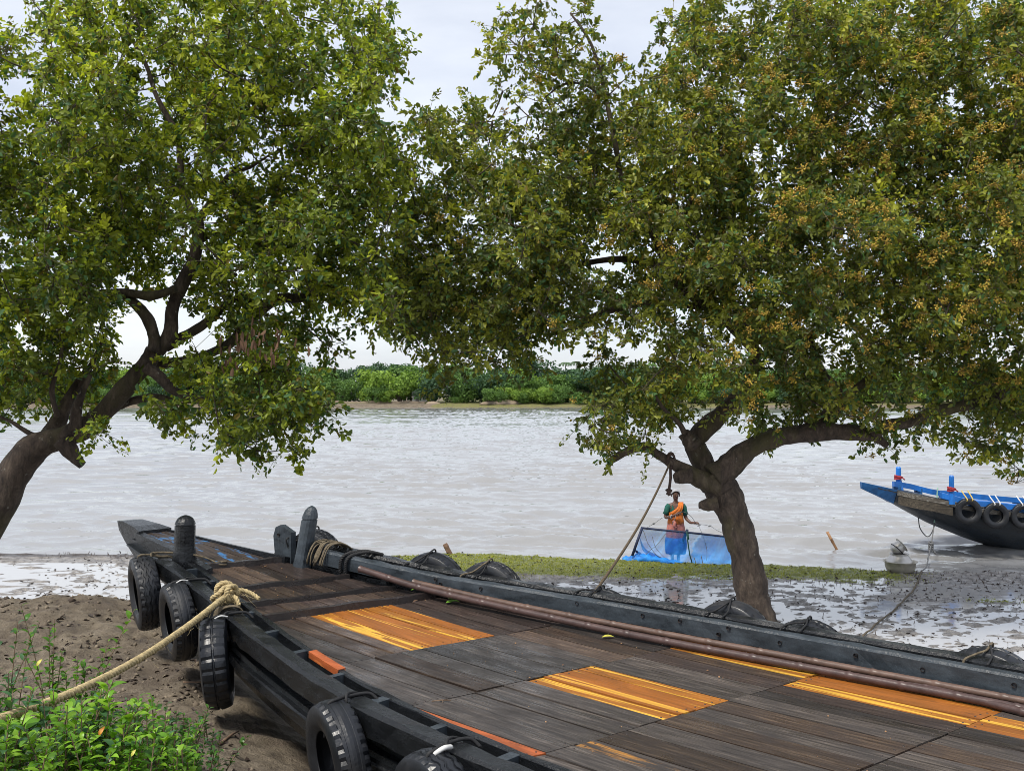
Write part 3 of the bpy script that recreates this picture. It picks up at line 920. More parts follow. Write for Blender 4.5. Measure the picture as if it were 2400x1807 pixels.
# right tree ----------------------------------------------------------
def z4(x, y): return (1350 + x * 0.2703, 1050 + y * 0.2703)
def z6(x, y): return (1200 + x * 0.3616, 600 + y * 0.3616)
def z7(x, y): return (1800 + x * 0.3304, 650 + y * 0.3304)
def zc(x, y): return (900 + x * 0.4204, y * 0.4204)
DR = 14.0
right_limbs = [
    pts(z4, [(1600, 1640, 150), (1565, 1530, 122), (1540, 1380, 102), (1515, 1200, 94), (1475, 980, 88), (1420, 760, 86), (1365, 580, 88), (1300, 430, 96), (1235, 310, 104), (1180, 200, 96)]),
    pts(z4, [(1240, 320, 70), (1080, 270, 56), (950, 200, 40), (800, 110, 30), (700, 50, 24), (620, -10, 26), (560, -10, 26), (480, 10, 26), (380, 60, 22), (280, 125, 20)], -0.1),
    pts(z4, [(1000, 240, 46), (910, 250, 40), (850, 265, 28)], -0.2),
    pts(z4, [(1230, 480, 44), (1130, 490, 34), (1065, 495, 20)], -0.2),
    pts(z6, [(1280, 1440, 80), (1230, 1320, 62), (1185, 1220, 60), (1230, 1140, 58), (1330, 1050, 52), (1420, 960, 46), (1500, 880, 44), (1560, 740, 38), (1580, 600, 34)], 0.1),
    pts(z6, [(1180, 1230, 50), (1140, 1180, 44), (1110, 1150, 34)], -0.1),
    pts(z6, [(1120, 1150, 18), (1080, 1080, 14), (1000, 1010, 12), (940, 930, 10), (900, 840, 7)], -0.2),
    pts(z6, [(1300, 1440, 84), (1400, 1370, 76), (1490, 1285, 66), (1600, 1215, 58), (1720, 1175, 54), (1850, 1155, 54), (1990, 1140, 54), (2120, 1140, 50), (2260, 1150, 42), (2350, 1170, 30), (2430, 1230, 16)], -0.1),
    pts(z7, [(300, 1080, 56), (420, 1000, 50), (490, 900, 46), (470, 790, 36), (400, 700, 26), (330, 560, 20), (300, 380, 14)], 0.1),
    pts(z7, [(520, 900, 40), (570, 830, 30), (640, 780, 24), (760, 660, 16), (860, 480, 10)], -0.1),
    pts(z7, [(740, 1120, 36), (840, 1055, 34), (1000, 1025, 34), (1150, 970, 36), (1320, 925, 34), (1500, 885, 30), (1750, 800, 24), (2000, 700, 16)], -0.2),
    pts(z6, [(1580, 620, 34), (1450, 480, 30), (1300, 340, 28), (1090, 200, 28), (1020, 70, 24), (930, -120, 20)], 0.2),
    pts(zc, [(1560, 1450, 22), (1430, 1150, 18), (1330, 1000, 16), (1290, 800, 15), (1250, 600, 14), (1215, 440, 12), (1170, 280, 10), (1120, 180, 8), (1040, 70, 6)], 0.2),
    pts(zc, [(1240, 560, 10), (1120, 470, 8), (1000, 470, 6), (900, 540, 4)], 0.2),
    pts(zc, [(1560, 1400, 20), (1720, 1100, 14), (1770, 930, 11), (1810, 760, 10), (1845, 600, 8), (1760, 570, 5), (1660, 500, 4)], -0.2),
    pts(z6, [(1000, 60, 20), (700, 20, 18), (420, 60, 16), (150, 140, 14), (-120, 180, 12), (-350, 120, 9)], 0.4),
    pts(z6, [(600, 360, 22), (520, 400, 18), (380, 480, 12), (200, 520, 8)], 0.2),
    pts(z6, [(1300, 340, 20), (900, 300, 18), (600, 360, 22)], 0.2),
]
right_lobes = [(960, 270, 70), (1060, 255, 85), (1000, 380, 105), (900, 430, 85), (900, 550, 105), (880, 640, 70), (850, 685, 40), (1000, 610, 125), (1000, 715, 70), (960, 775, 38), (970, 825, 22), (830, 650, 62), (800, 690, 30), (890, 690, 62), (900, 740, 35), (900, 700, 50), (960, 735, 55), (1020, 760, 42), (1100, 765, 36), (1180, 715, 55), (1230, 690, 55), (1290, 700, 55), (860, 600, 75), (930, 640, 80), (1060, 690, 80),
    (1100, 700, 85), (1135, 760, 42), (1075, 770, 38), (1150, 590, 125), (1100, 470, 125), (1200, 400, 130), (1180, 250, 95), (1110, 130, 60), (1095, 50, 45), (1200, 110, 75), (1160, 40, 50), (1260, 60, 50), (1300, 180, 75),
    (1330, 290, 110), (1300, 450, 135), (1240, 610, 95), (1200, 690, 50),
    (1490, 90, 80), (1470, 20, 45), (1600, 70, 140), (1780, 70, 150), (1950, 90, 150), (2120, 90, 150), (2230, 150, 120), (1480, 270, 140), (1650, 260, 150), (1830, 280, 160), (2010, 280, 160), (2170, 300, 150),
    (1450, 440, 140), (1620, 450, 150), (1800, 460, 150), (1980, 470, 150), (2150, 480, 150), (1420, 590, 120), (1570, 620, 140), (1740, 640, 140), (1920, 650, 140), (2080, 660, 140), (2210, 650, 110),
    (1360, 690, 70), (1300, 815, 65), (1275, 880, 45), (1330, 920, 65), (1300, 955, 35), (1400, 860, 80), (1450, 770, 95), (1600, 750, 105), (1760, 780, 105), (1920, 790, 105), (2080, 800, 105), (2200, 820, 100),
    (1690, 870, 45), (1800, 840, 75), (1390, 950, 35), (2000, 880, 50), (2150, 890, 65), (2050, 940, 32), (2140, 960, 35), (2200, 960, 55), (2195, 1020, 26), (1900, 915, 28), (1650, 925, 32), (1850, 895, 42), (1990, 925, 42), (2100, 925, 45), (1720, 900, 32), (2230, 900, 60), (2290, 500, 140), (2300, 250, 140), (2300, 750, 130), (1500, 860, 45), (1900, 960, 18), (1440, 905, 30), (1600, 890, 35)]
right_keep = [(1225, 800, 52), (1190, 850, 50), (1265, 755, 28), (960, 130, 78), (1370, 20, 48), (1020, 30, 25), (1390, 110, 22), (1120, 850, 60), (1040, 850, 45), (880, 830, 60), (870, 775, 34), (800, 765, 40), (1480, 985, 50), (1600, 1010, 60), (1750, 1010, 60), (1865, 260, 26), (1420, 1010, 40), (1960, 1010, 50), (1780, 600, 18), (1290, 570, 16), (1250, 480, 18)]
GR = [(0.074, 0.100, 0.024), (0.20, 0.222, 0.038), (0.39, 0.39, 0.055)]
br = at(1778, 1467, DR); br = (br.x, br.y, gz(br.x, br.y) - 0.05)
right_tree, CR, rr_ = make_tree('mangrove_tree', 'spreading mangrove tree with orange-yellow flower clusters, trunk on the mudflat behind the black boat', DR, right_limbs, right_lobes, right_keep, GR,
    lambda x, y, z: 0.15 + 1.0 * float(sstep(0.5, 4.0, np.array(x))), 32, 22, 2.0, br, 260, (0, 7), 0.15)

# ------------------------------------------------------------------ far bank
def far_crown(seed, wid, hgt, pal):
    r = np.random.default_rng(seed)
    V = []; cl = []
    nb = 16
    B = [(r.normal(0, 0.33) * wid, r.normal(0, 0.33) * wid, hgt * (0.5 + 0.42 * r.random()), r.uniform(0.16, 0.3) * wid) for _ in range(nb)]
    B += [(r.uniform(-0.42, 0.42) * wid, r.uniform(-0.4, 0.4) * wid, hgt * r.uniform(0.12, 0.48), r.uniform(0.14, 0.22) * wid) for _ in range(11)]
    P = []; N = []; C = []
    for bx, by, bz, brr in B:
        bz = min(bz, hgt - brr * 0.8)
        n = int(85 + 40 * r.random()); tint = r.random()
        v = r.normal(0, 1, (n, 3)); v /= np.linalg.norm(v, axis=1, keepdims=True)
        P.append(np.array([bx, by, bz]) + v * brr * r.uniform(0.7, 1.08, (n, 1)) * np.array([1, 1, 0.8]))
        N.append(v + r.normal(0, 0.5, (n, 3)))
        t = np.clip(tint + r.normal(0, 0.25, (n, 1)), 0, 1)
        C.append((np.array(pal[0]) * (1 - t) + np.array(pal[1]) * t) * r.uniform(0.75, 1.25, (n, 1)))
    P = np.concatenate(P); N = np.concatenate(N); C = np.concatenate(C); n = len(P)
    A = np.cross(N, r.normal(0, 1, (n, 3)))
    s_ = r.uniform(0.30, 0.75, n)
    Vv, Fq = leaf_geo(P, A, N, s_, s_ * 0.7, 0.15)
    me = npmesh('crown', Vv, Fq, np.repeat(C, 6, 0)); me.materials.append(M['farleaf'])
    tm = MB()
    for k in range(3):
        a = r.normal(0, 0.12 * wid, 2)
        tm.tube([(a[0] * 0.3, a[1] * 0.3, -0.3), (a[0] * 0.6, a[1] * 0.6, hgt * 0.25), (a[0] * 1.6, a[1], hgt * 0.55)], [0.17, 0.13, 0.06], 5)
    tme = tm.mesh('trunk'); tme.materials.append(M['farbark'])
    return me, tme
kinds = [('bright yellow-green mangrove tree in the wood on the far river bank', ((0.12, 0.215, 0.035), (0.23, 0.345, 0.05))),
         ('mid green leafy tree in the wood on the far river bank', ((0.075, 0.15, 0.036), (0.15, 0.26, 0.055))),
         ('dark blue-green tree in the wood on the far river bank', ((0.036, 0.08, 0.042), (0.075, 0.145, 0.065)))]
protos = []
for k, (lab, pal) in enumerate(kinds):
    protos.append([far_crown(300 + 10 * k + j, 1, 1, pal) if False else far_crown(300 + 10 * k + j, 8.0, 8.0, pal) for j in range(2)])
rf = random.Random(5)
def far_label(x, y, k, s_):
    px = CX + F * x / y
    look = ('bright yellow-green', 'mid green', 'dark blue-green')[k]
    size = 'low bush' if s_ < 0.6 else 'small tree' if s_ < 0.85 else 'tree' if s_ < 1.15 else 'tall broad tree'
    row = 'at far water edge' if y < 225.5 else 'in front row' if y < 232.5 else 'in middle row' if y < 241 else 'topping the far wood'
    for lim, wh in ((0, 'beyond the left frame edge'), (330, 'behind the leaning trunk'), (650, 'behind the left crown'), (830, 'left of the earth dyke end'), (960, 'just left of the white hut'), (1060, 'just right of the white hut'), (1150, 'left of the large sand heap'), (1260, 'behind the large sand heap'), (1400, 'right of the large sand heap'), (1640, 'behind the drooping right crown'), (1850, 'above the forked trunk'), (2100, 'above the prow of the blue boat'), (2400, 'at the right edge'), (99999, 'beyond the right frame edge')):
        if px < lim: break
    return f'{look} {size} {row} {wh}'
def far_tree(x, y, k, s_, hs):
    cm, tm = protos[k][rf.randrange(2)]
    e = empty('far_tree', (x, y, gz(x, y) - 0.1), far_label(x, y, k, s_), 'bush' if s_ < 0.6 else 'tree', ('yellow-green', 'mid green', 'dark green')[k] + ' trees along the far bank', rf.random() * 6.28)
    e.scale = (s_, s_, hs)
    link('crown', cm, None, e); link('trunk', tm, None, e)
xs = np.linspace(-118, 118, 34)
for i, x in enumerate(xs):
    far_tree(x + rf.uniform(-1.5, 1.5), 228 + rf.uniform(-2, 3), rf.choice((0, 0, 1, 1, 2)), rf.uniform(0.7, 1.05), rf.uniform(0.74, 1.02))
for i, x in enumerate(np.linspace(-124, 124, 32)):
    far_tree(x + rf.uniform(-2, 2), 236 + rf.uniform(-2, 3), rf.choice((0, 1, 1, 2, 2)), rf.uniform(0.85, 1.25), rf.uniform(0.8, 1.18))
for i, x in enumerate(np.linspace(-128, 128, 28)):
    far_tree(x + rf.uniform(-2, 2), 247 + rf.uniform(-3, 3), rf.choice((1, 2, 2)), rf.uniform(0.9, 1.4), rf.uniform(0.9, 1.38))
for (px, d, s_, k) in ((905, 224.5, 0.38, 0), (880, 225, 0.55, 1), (1180, 224.5, 0.5, 0), (1225, 223.5, 0.45, 0), (1300, 223, 0.6, 1), (1065, 224, 0.2, 1), (1270, 223.5, 0.5, 0)):
    far_tree((px - CX) / F * d, d, k, s_, s_)
for i in range(54):
    x = -8 + 118 * i / 53 if i % 3 else -118 + 76 * i / 53
    far_tree(x + rf.uniform(-1, 1), 221.8 + rf.uniform(-0.6, 1.2), rf.choice((0, 1, 1, 2)), rf.uniform(0.32, 0.58), rf.uniform(0.34, 0.5))
# palms peeping over the wood
for (px, py, d) in ((757, 862, 262), (775, 868, 262), (1085, 868, 262), (1325, 850, 262), (1350, 848, 264)):
    p = at(px, py, d)
    e = empty('palm_tree', (p.x, p.y, gz(p.x, p.y)), 'slender palm tree whose fronds top the far wood', 'palm tree', 'palm trees behind the far wood')
    h_ = p.z - e.location.z
    t = MB(); t.tube([(0, 0, 0), (0.2, 0, h_ * 0.5), (0, 0, h_)], [0.18, 0.14, 0.1], 6); t.build('trunk', M['farbark'], e)
    P = []; A = []; N = []; 
    r = np.random.default_rng(int(px))
    cvs = MB()
    for k in range(13):
        an = k * 2.4; l_ = r.uniform(1.6, 2.4)
        q = []
        for s_ in range(5):
            tt = s_ / 4; q.append((math.cos(an) * l_ * tt, math.sin(an) * l_ * tt, h_ + 0.9 * tt - 1.7 * tt * tt))
        for s_ in range(4):
            a, b = Vector(q[s_]), Vector(q[s_ + 1]); sd_ = Vector((-math.sin(an), math.cos(an), -0.4)) * 0.22
            cvs.add([a, b, b + sd_ + Vector((0, 0, -0.1)), a + sd_], [(0, 1, 2, 3)])
            sd_ = Vector((math.sin(an), -math.cos(an), -0.4)) * 0.22
            cvs.add([a, b, b + sd_ + Vector((0, 0, -0.1)), a + sd_], [(0, 1, 2, 3)])
    cvs.build('fronds', plain('palm_frond', (0.05, 0.10, 0.035), 0.6, 0.2, 2, 0), e)
# small white hut behind the trees, low sand heaps and a mud wall on the bank
p = at(985, 930, 231)
e = empty('white_hut', (p.x, p.y, gz(p.x, p.y)), 'small white hut glimpsed between the trunks on the far bank', 'hut')
b_ = MB(); b_.box((0, 0, 0.9), (3.4, 2.6, 1.8)); b_.build('wall', M['white_wall'], e)
b_ = MB(); b_.loft([[Vector((x, -1.6, 1.8)), Vector((x, 0, 2.6)), Vector((x, 1.6, 1.8)), Vector((x, 1.5, 1.75)), Vector((x, 0, 2.5)), Vector((x, -1.5, 1.75))] for x in (-1.9, 1.9)]); b_.build('roof', M['hut_roof'], e)
b_ = MB(); b_.box((-0.6, -1.31, 0.75), (0.8, 0.06, 1.5)); b_.build('door', M['hut_roof'], e)
def heap(name, px, py, d, wx_, wy_, h_, label, mat_):
    p = at(px, py, d); n = 26
    X, Y = np.meshgrid(np.linspace(-1, 1, n), np.linspace(-1, 1, n)); R_ = np.hypot(X, Y)
    Z = h_ * np.clip(1 - R_ ** 2, 0, 1) ** 0.8 + 0.16 * h_ * fbm(X * 5 + px, Y * 5, 3, 3) * (R_ < 1) - 0.15
    idx = np.arange(n * n).reshape(n, n)
    Fq = np.stack([idx[:-1, :-1], idx[:-1, 1:], idx[1:, 1:], idx[1:, :-1]], -1).reshape(-1, 4)
    o = link(name, npmesh(name, np.stack([X * wx_, Y * wy_, Z], -1).reshape(-1, 3), Fq, None, True), mat_, None, (p.x, p.y, gz(p.x, p.y)))
    tag(o, label, 'sand heap')
heap('sand_heap', 1175, 948, 222.5, 5.0, 2.0, 1.0, 'large pale sand heap at the far water edge before bright green trees', M['sand'])
heap('sand_heap', 1014, 948, 222.5, 2.0, 1.5, 0.7, 'small pale sand heap on the far bank near the white hut', M['sand'])
p0 = at(650, 940, 224); p1 = at(1000, 940, 224)
b_ = MB(); n = 30
b_.loft([[Vector((x, 224.5 + yy + 0.3 * math.sin(x), 0.35 + zz + (0.12 * math.sin(x * 1.7) if zz > 0.3 else 0))) for yy, zz in ((-0.7, -0.3), (-0.45, 1.0), (0.45, 1.0), (0.7, -0.3))] for x in np.linspace(p0.x - 40, p1.x, n)])
o = b_.build('earth_dyke', M['sand']); tag(o, 'long low earth dyke running under the trees on the far bank', 'dyke')

# ------------------------------------------------------------------ the big black boat
boat = empty('wooden_boat', BW(U0, 0, Z0), 'large black tarred wooden boat with planked deck drawn up on the mud', 'boat', None, TH)

def hull_section(u):
    W = max(0.05, hw(u) + 0.17 - 0.17 * float(sstep(7.0, 8.6, np.array(u)))) if u < 8.6 else max(0.05, hw(u))
    W = W if u < 8.2 else max(0.05, hw(u) - 0.0)
    t = dz(u) - 0.045
    k = float(np.interp(u, [-4.2, -3, -1, 2, 5, 7, 8, 9, 10, 10.4], [1.3, 0.95, 0.6, 0.52, 0.62, 0.86, 1.07, 1.38, 1.74, 1.98]))
    dpt = t - k
    f = min(1.0, dpt / 0.9)
    L_ = [(W, t), (W, t - 0.17 * f), (W + 0.055, t - 0.175 * f), (W + 0.06, t - 0.235 * f), (W + 0.005, t - 0.26 * f), (W - 0.06 * f, t - 0.50 * f), (W * 0.62, t - 0.78 * dpt), (0.05, k)]
    return [BL(u, -a, b) for a, b in L_] + [BL(u, a, b) for a, b in reversed(L_)]
hb = MB()
us = list(np.linspace(-4.2, 10.0, 58))
hb.loft([hull_section(u) for u in us])
hb.build('hull', M['hull'], boat)
# stem: raked blunt block with raised tip
stem = MB()
ring = lambda u, W, zt, zb: [BL(u, -W, zt), BL(u, W, zt), BL(u, W * 0.8, zb), BL(u, -W * 0.8, zb)]
stem.loft([ring(9.8, 0.185, dz(9.8) + 0.07, 1.68), ring(10.0, 0.15, dz(10.0) + 0.085, 1.77), ring(10.3, 0.115, dz(10.3) + 0.09, 1.93), ring(10.46, 0.095, 2.13, 2.03), ring(10.5, 0.06, 2.10, 2.06)])
stem.build('stem', M['tar'], boat)

# outline of the deck panels: (name of seam, u at the middle); planks run along the boat
SK = -0.18
def plank(u0, u1, w0, w1, m, name='plank', zoff=0.0, thick=0.035, lab=None, skew0=SK, skew1=SK, n=7, clip=0.0):
    """one deck plank between two seams; clipped to the deck edge"""
    g_ = 0.0045
    rings = []
    for k in range(n):
        t = k / (n - 1)
        r_ = []
        for ww in (w0 + g_, w1 - g_):
            us_ = u0 + skew0 * ww + g_; ue_ = u1 + skew1 * ww - g_
            u = us_ + (ue_ - us_) * t
            lim = hw(u) - 0.012 + clip
            r_.append((u, max(-lim, min(lim, ww))))
        if abs(r_[1][1] - r_[0][1]) < 0.004:
            r_[1] = (r_[1][0], r_[0][1] + 0.004)
        (ua, wa), (ub, wb) = r_
        rings.append([BL(ua, wa, dz(ua) + zoff), BL(ub, wb, dz(ub) + zoff), BL(ub, wb, dz(ub) + zoff - thick), BL(ua, wa, dz(ua) + zoff - thick)])
    b = MB(); b.loft(rings)
    for t_ in (0.035, 0.965):
        for k_ in (0.25, 0.75):
            i_ = 0 if t_ < 0.5 else n - 2; f_ = t_ * (n - 1) - i_
            pa = rings[i_][0].lerp(rings[i_ + 1][0], f_); pb = rings[i_][1].lerp(rings[i_ + 1][1], f_)
            if (pa - pb).length > 0.06: NAILS.append(pa.lerp(pb, k_ + rp.uniform(-0.06, 0.06)))
    o = b.build(name, m, boat)
    if lab: o['label'] = lab
    return o
rp = random.Random(11); NAILS = []
def panel(u0, u1, edges, mats, labs=None, sm=None):
    for k in range(len(edges) - 1):
        m = mats[k]
        plank(u1, u0, edges[k], edges[k + 1], M[m], zoff=rp.uniform(-0.006, 0.005), lab={'fresh_orange': 'fresh orange replacement plank', 'fresh_yellow': 'fresh yellow-orange replacement plank', 'fresh_red': 'fresh reddish plank', 'worn': 'dark plank worn through to yellow wood'}.get(m))
def edges(w0, w1, n, j=0.12):
    st = (w1 - w0) / n
    e = [w0] + [w0 + st * (k + rp.uniform(-j, j)) for k in range(1, n)] + [w1]
    return e
UA, UB, UC, UDD, UE, UF, UG, UH = 8.15, 7.37, 6.89, 6.48, 5.23, 4.22, 3.15, 1.99
# three short bays of the foredeck
for (a, b, n) in ((UA, UB, 8), (UB, UC, 9), (UC, UDD, 9)):
    W_ = hw(b) + 0.02
    e = edges(-W_, W_, n)
    panel(a, b, e, [rp.choice(('deck_bow', 'deck_bow', 'deck_brown')) for _ in range(n)])
# D - E: five fresh planks in the middle
e = [-1.12, -0.92, -0.72, -0.55, -0.42, -0.25, -0.06, 0.07, 0.20, 0.33, 0.52, 0.72, 0.92, 1.12]
panel(UDD, UE, e, ['deck_brown', 'deck', 'deck_brown', 'deck_brown', 'fresh_yellow', 'fresh_orange', 'fresh_orange', 'fresh_yellow', 'fresh_orange', 'deck_bow', 'deck_bow', 'deck_bow', 'deck_bow'])
# E - F: all weathered
e = [-1.30, -1.12, -0.93, -0.72, -0.52, -0.34, -0.14, 0.04, 0.24, 0.42, 0.64, 0.86, 1.06, 1.28]
panel(UE, UF, e, ['deck', 'deck', 'deck', 'deck_brown', 'deck_wet', 'deck_wet', 'deck_wet', 'deck_wet', 'deck', 'deck_brown', 'deck_brown', 'deck', 'deck_bow'])
# F - G
e = [-1.40, -1.20, -0.98, -0.74, -0.52, -0.33, -0.19, -0.04, 0.12, 0.26, 0.46, 0.66, 0.86, 1.02, 1.2, 1.4]
panel(UF, UG, e, ['fresh_red', 'deck', 'deck', 'deck', 'deck', 'fresh_yellow', 'fresh_orange', 'fresh_orange', 'fresh_yellow', 'deck', 'deck', 'deck_bow', 'deck_brown', 'fresh_yellow', 'deck_brown'])
# G - H
e = [-1.42, -1.22, -1.02, -0.86, -0.62, -0.40, -0.16, 0.04, 0.24, 0.44, 0.60, 0.78, 0.93, 1.06, 1.22, 1.42]
panel(UG, UH, e, ['deck', 'deck', 'worn', 'deck_brown', 'deck', 'deck_brown', 'deck', 'deck_brown', 'deck', 'deck', 'deck_bow', 'fresh_yellow', 'fresh_orange', 'fresh_orange', 'deck_brown'])
e = [-1.42, -1.2, -0.98, -0.74, -0.52, -0.3, -0.06, 0.16, 0.36, 0.55, 0.74, 0.9, 1.06, 1.22, 1.42]
panel(UH, 0.9, e, ['deck', 'deck_brown', 'deck', 'deck', 'deck_brown', 'deck', 'deck', 'deck_brown', 'deck', 'deck', 'fresh_orange', 'fresh_yellow', 'deck', 'deck'])
for (a, b) in ((0.9, -0.3), (-0.3, -1.6), (-1.6, -3.0), (-3.0, -4.1)):
    n = 10
    panel(a, b, edges(-1.42, 1.42, n), [rp.choice(('deck', 'deck_brown', 'deck')) for _ in range(n)])
nb_ = MB()
for p in NAILS: nb_.lathe([(0.0, 0.003), (0.006, 0.0025), (0.008, -0.003)], 6, Matrix.Translation(p))
tag(nb_.build('nail_heads', M['iron'], boat), kind='stuff')
# dark beams under the seams close the joints from below
b_ = MB()
for u in (UE, UF, UG, UH, 0.9, -0.3):
    W_ = hw(u) - 0.02
    P = []
    for wv in (-W_, W_):
        uu = u + SK * wv
        P.append([BL(uu - 0.05, wv, dz(uu) - 0.045), BL(uu + 0.05, wv, dz(uu) - 0.045), BL(uu + 0.05, wv, dz(uu) - 0.12), BL(uu - 0.05, wv, dz(uu) - 0.12)])
    b_.loft(P)
b_.build('deck_beams', M['batten'], boat)
# raised battens across the foredeck
for u, hh in ((UA, 0.045), (UB, 0.035), (UC, 0.035), (UDD, 0.05)):
    W_ = hw(u) - 0.015
    rings = []
    for t in np.linspace(-1, 1, 9):
        wv = t * W_; uu = u + SK * wv + 0.012 * math.sin(t * 5 + u * 9); j = 0.005 * math.sin(t * 9 + u * 4)
        rings.append([BL(uu - 0.035, wv, dz(uu) - 0.02), BL(uu - 0.030, wv, dz(uu) + hh + j), BL(uu + 0.030, wv, dz(uu) + hh + j), BL(uu + 0.035, wv, dz(uu) - 0.02)])
    b_ = MB(); b_.loft(rings); b_.build('batten', M['batten'], boat)
# bow platform with blue paint remains, and its raised sides
for k, (a, b) in enumerate(((-1.0, -0.52), (-0.52, 0.0), (0.0, 0.5), (0.5, 1.0))):
    rings = []
    for u in np.linspace(UA - 0.02, 9.82, 11):
        W_ = hw(u) - 0.055
        wa, wb = a * W_ + 0.003, b * W_ - 0.003
        ua, ub = u + SK * wa * (9.82 - u) / 1.67, u + SK * wb * (9.82 - u) / 1.67
        z = dz(u) + 0.004 * (k % 2) + 0.035 * float(sstep(8.2, 9.0, np.array(u)))
        rings.append([BL(ua, wa, z), BL(ub, wb, z), BL(ub, wb, z - 0.04), BL(ua, wa, z - 0.04)])
    b_ = MB(); b_.loft(rings); o = b_.build('bow_plank', M['bow_blue'], boat); o['label'] = 'bow plank with remains of blue paint'
for s_ in (-1, 1):
    rings = []
    for u in np.linspace(8.02, 9.85, 12):
        W_ = hw(u)
        hh = 0.06
        rings.append([BL(u, s_ * (W_ - 0.055), dz(u) - 0.05), BL(u, s_ * (W_ - 0.05), dz(u) + hh), BL(u, s_ * (W_ + 0.012), dz(u) + hh - 0.012), BL(u, s_ * (W_ + 0.012), dz(u) - 0.05)])
    b_ = MB(); b_.loft(rings); b_.build('bow_side', M['tar'], boat)

# rails: inner timber, slots closed by small blocks, heavy outer timber
def beam(name, m, fw0, fw1, fz0, fz1, ua, ub, n=44, rough=0.006, bev=0.018):
    rings = []
    r = np.random.default_rng(int(abs(ua * 100 + fw0(3) * 1000)) % 9999)
    for u in np.linspace(ua, ub, n):
        a, b, z0, z1 = fw0(u), fw1(u), fz0(u), fz1(u)
        j = r.normal(0, rough, 8)
        s_ = 1 if b > a else -1
        rings.append([BL(u, a + j[0], z0), BL(u, a + j[1], z1 - bev), BL(u, a + s_ * bev, z1 + j[2]), BL(u, b - s_ * bev, z1 + j[3]), BL(u, b + j[4], z1 - bev), BL(u, b + j[5], z0)])
    b_ = MB(); b_.loft(rings)
    return b_.build(name, m, boat)
NEAR_UP = 0.045; FAR_UP = 0.185
# near (left) rail
beam('inner_rail', M['tar'], lambda u: -(hw(u) + 0.002), lambda u: -(hw(u) + 0.052), lambda u: dz(u) - 0.12, lambda u: dz(u) + NEAR_UP - 0.015, -4.0, 8.5, 60, 0.003, 0.008)
beam('outer_rail', M['tar'], lambda u: -(hw(u) + 0.165), lambda u: -(hw(u) + 0.305), lambda u: dz(u) - 0.10, lambda u: dz(u) + NEAR_UP + 0.01, -4.0, 8.72, 90, 0.0045, 0.02)
beam('strake_line', M['slate'], lambda u: -(hw(u) + 0.170), lambda u: -(hw(u) + 0.232), lambda u: dz(u) - 0.135, lambda u: dz(u) - 0.108, -4.0, 7.8, 50, 0.002, 0.004)
beam('wale', M['tar'], lambda u: -(hw(u) + 0.10), lambda u: -(hw(u) + 0.275 - 0.1 * max(0.0, (u - 6.5) / 1.5)), lambda u: dz(u) - 0.335, lambda u: dz(u) - 0.255, -4.0, 7.9, 60, 0.003, 0.012)
for u in (8.62, 8.18, 7.74, 7.28, 6.80, 6.28, 5.74, 5.16, 4.60, 4.02, 3.44, 2.86, 2.28, 1.7, 1.1):
    a, b = hw(u) + 0.045, hw(u) + 0.172
    b_ = MB()
    j = rp.uniform(0.02, 0.04)
    b_.loft([[BL(u - j, -x, dz(u) - 0.09), BL(u + j, -x, dz(u) - 0.09), BL(u + j, -x, dz(u) + 0.028), BL(u - j, -x, dz(u) + 0.028)] for x in (a, b)])
    b_.build('rail_block', M['slate'], boat)
# black bottom inside the slots
b_ = MB(); b_.loft([[BL(u, -(hw(u) + 0.05), dz(u) - 0.11), BL(u, -(hw(u) + 0.17), dz(u) - 0.11), BL(u, -(hw(u) + 0.17), dz(u) - 0.14), BL(u, -(hw(u) + 0.05), dz(u) - 0.14)] for u in np.linspace(-4, 8.5, 40)])
b_.build('slot_floor', M['hull'], boat)
# orange patch on the inner rail between two blocks, like the one by the knot
b_ = MB(); b_.loft([[BL(u, -(hw(u) - 0.01), dz(u) - 0.01), BL(u, -(hw(u) - 0.01), dz(u) + 0.035), BL(u, -(hw(u) + 0.055), dz(u) + 0.035), BL(u, -(hw(u) + 0.055), dz(u) - 0.01)] for u in np.linspace(5.22, 5.68, 6)])
o = b_.build('rail_patch', M['fresh_red'], boat); o['label'] = 'short orange patch let into the near rail'
# far (right) rail
beam('inner_rail', M['slate'], lambda u: hw(u) + 0.0, lambda u: hw(u) + 0.10, lambda u: dz(u) + 0.055, lambda u: dz(u) + FAR_UP, -4.0, 7.62, 80, 0.004, 0.014)
beam('outer_rail', M['tar'], lambda u: hw(u) + 0.175, lambda u: hw(u) + 0.30, lambda u: dz(u) + 0.0, lambda u: dz(u) + FAR_UP + 0.012, -4.0, 7.95, 80, 0.005, 0.02)
beam('rail_sill', M['tar'], lambda u: hw(u) + 0.05, lambda u: hw(u) + 0.24, lambda u: dz(u) - 0.10, lambda u: dz(u) + 0.03, -4.0, 8.0, 60, 0.002, 0.006)
for u in (7.35, 6.9, 6.45, 5.9, 5.35, 4.7, 4.1, 3.5, 2.9, 2.3, 1.6):
    b_ = MB()
    j = rp.uniform(0.05, 0.12)
    b_.loft([[BL(u - j, x, dz(u) + 0.02), BL(u + j, x, dz(u) + 0.02), BL(u + j, x, dz(u) + FAR_UP - 0.02), BL(u - j, x, dz(u) + FAR_UP - 0.02)] for x in (hw(u) + 0.09, hw(u) + 0.185)])
    b_.build('rail_block', M['tar'], boat)
    b_ = MB()
    b_.loft([[BL(u - 0.04, x, dz(u) + 0.0), BL(u + 0.04, x, dz(u) + 0.0), BL(u + 0.035, x, dz(u) + 0.06), BL(u - 0.035, x, dz(u) + 0.06)] for x in (hw(u) - 0.012, hw(u) + 0.06)])
    b_.build('chock', M['tar'], boat)
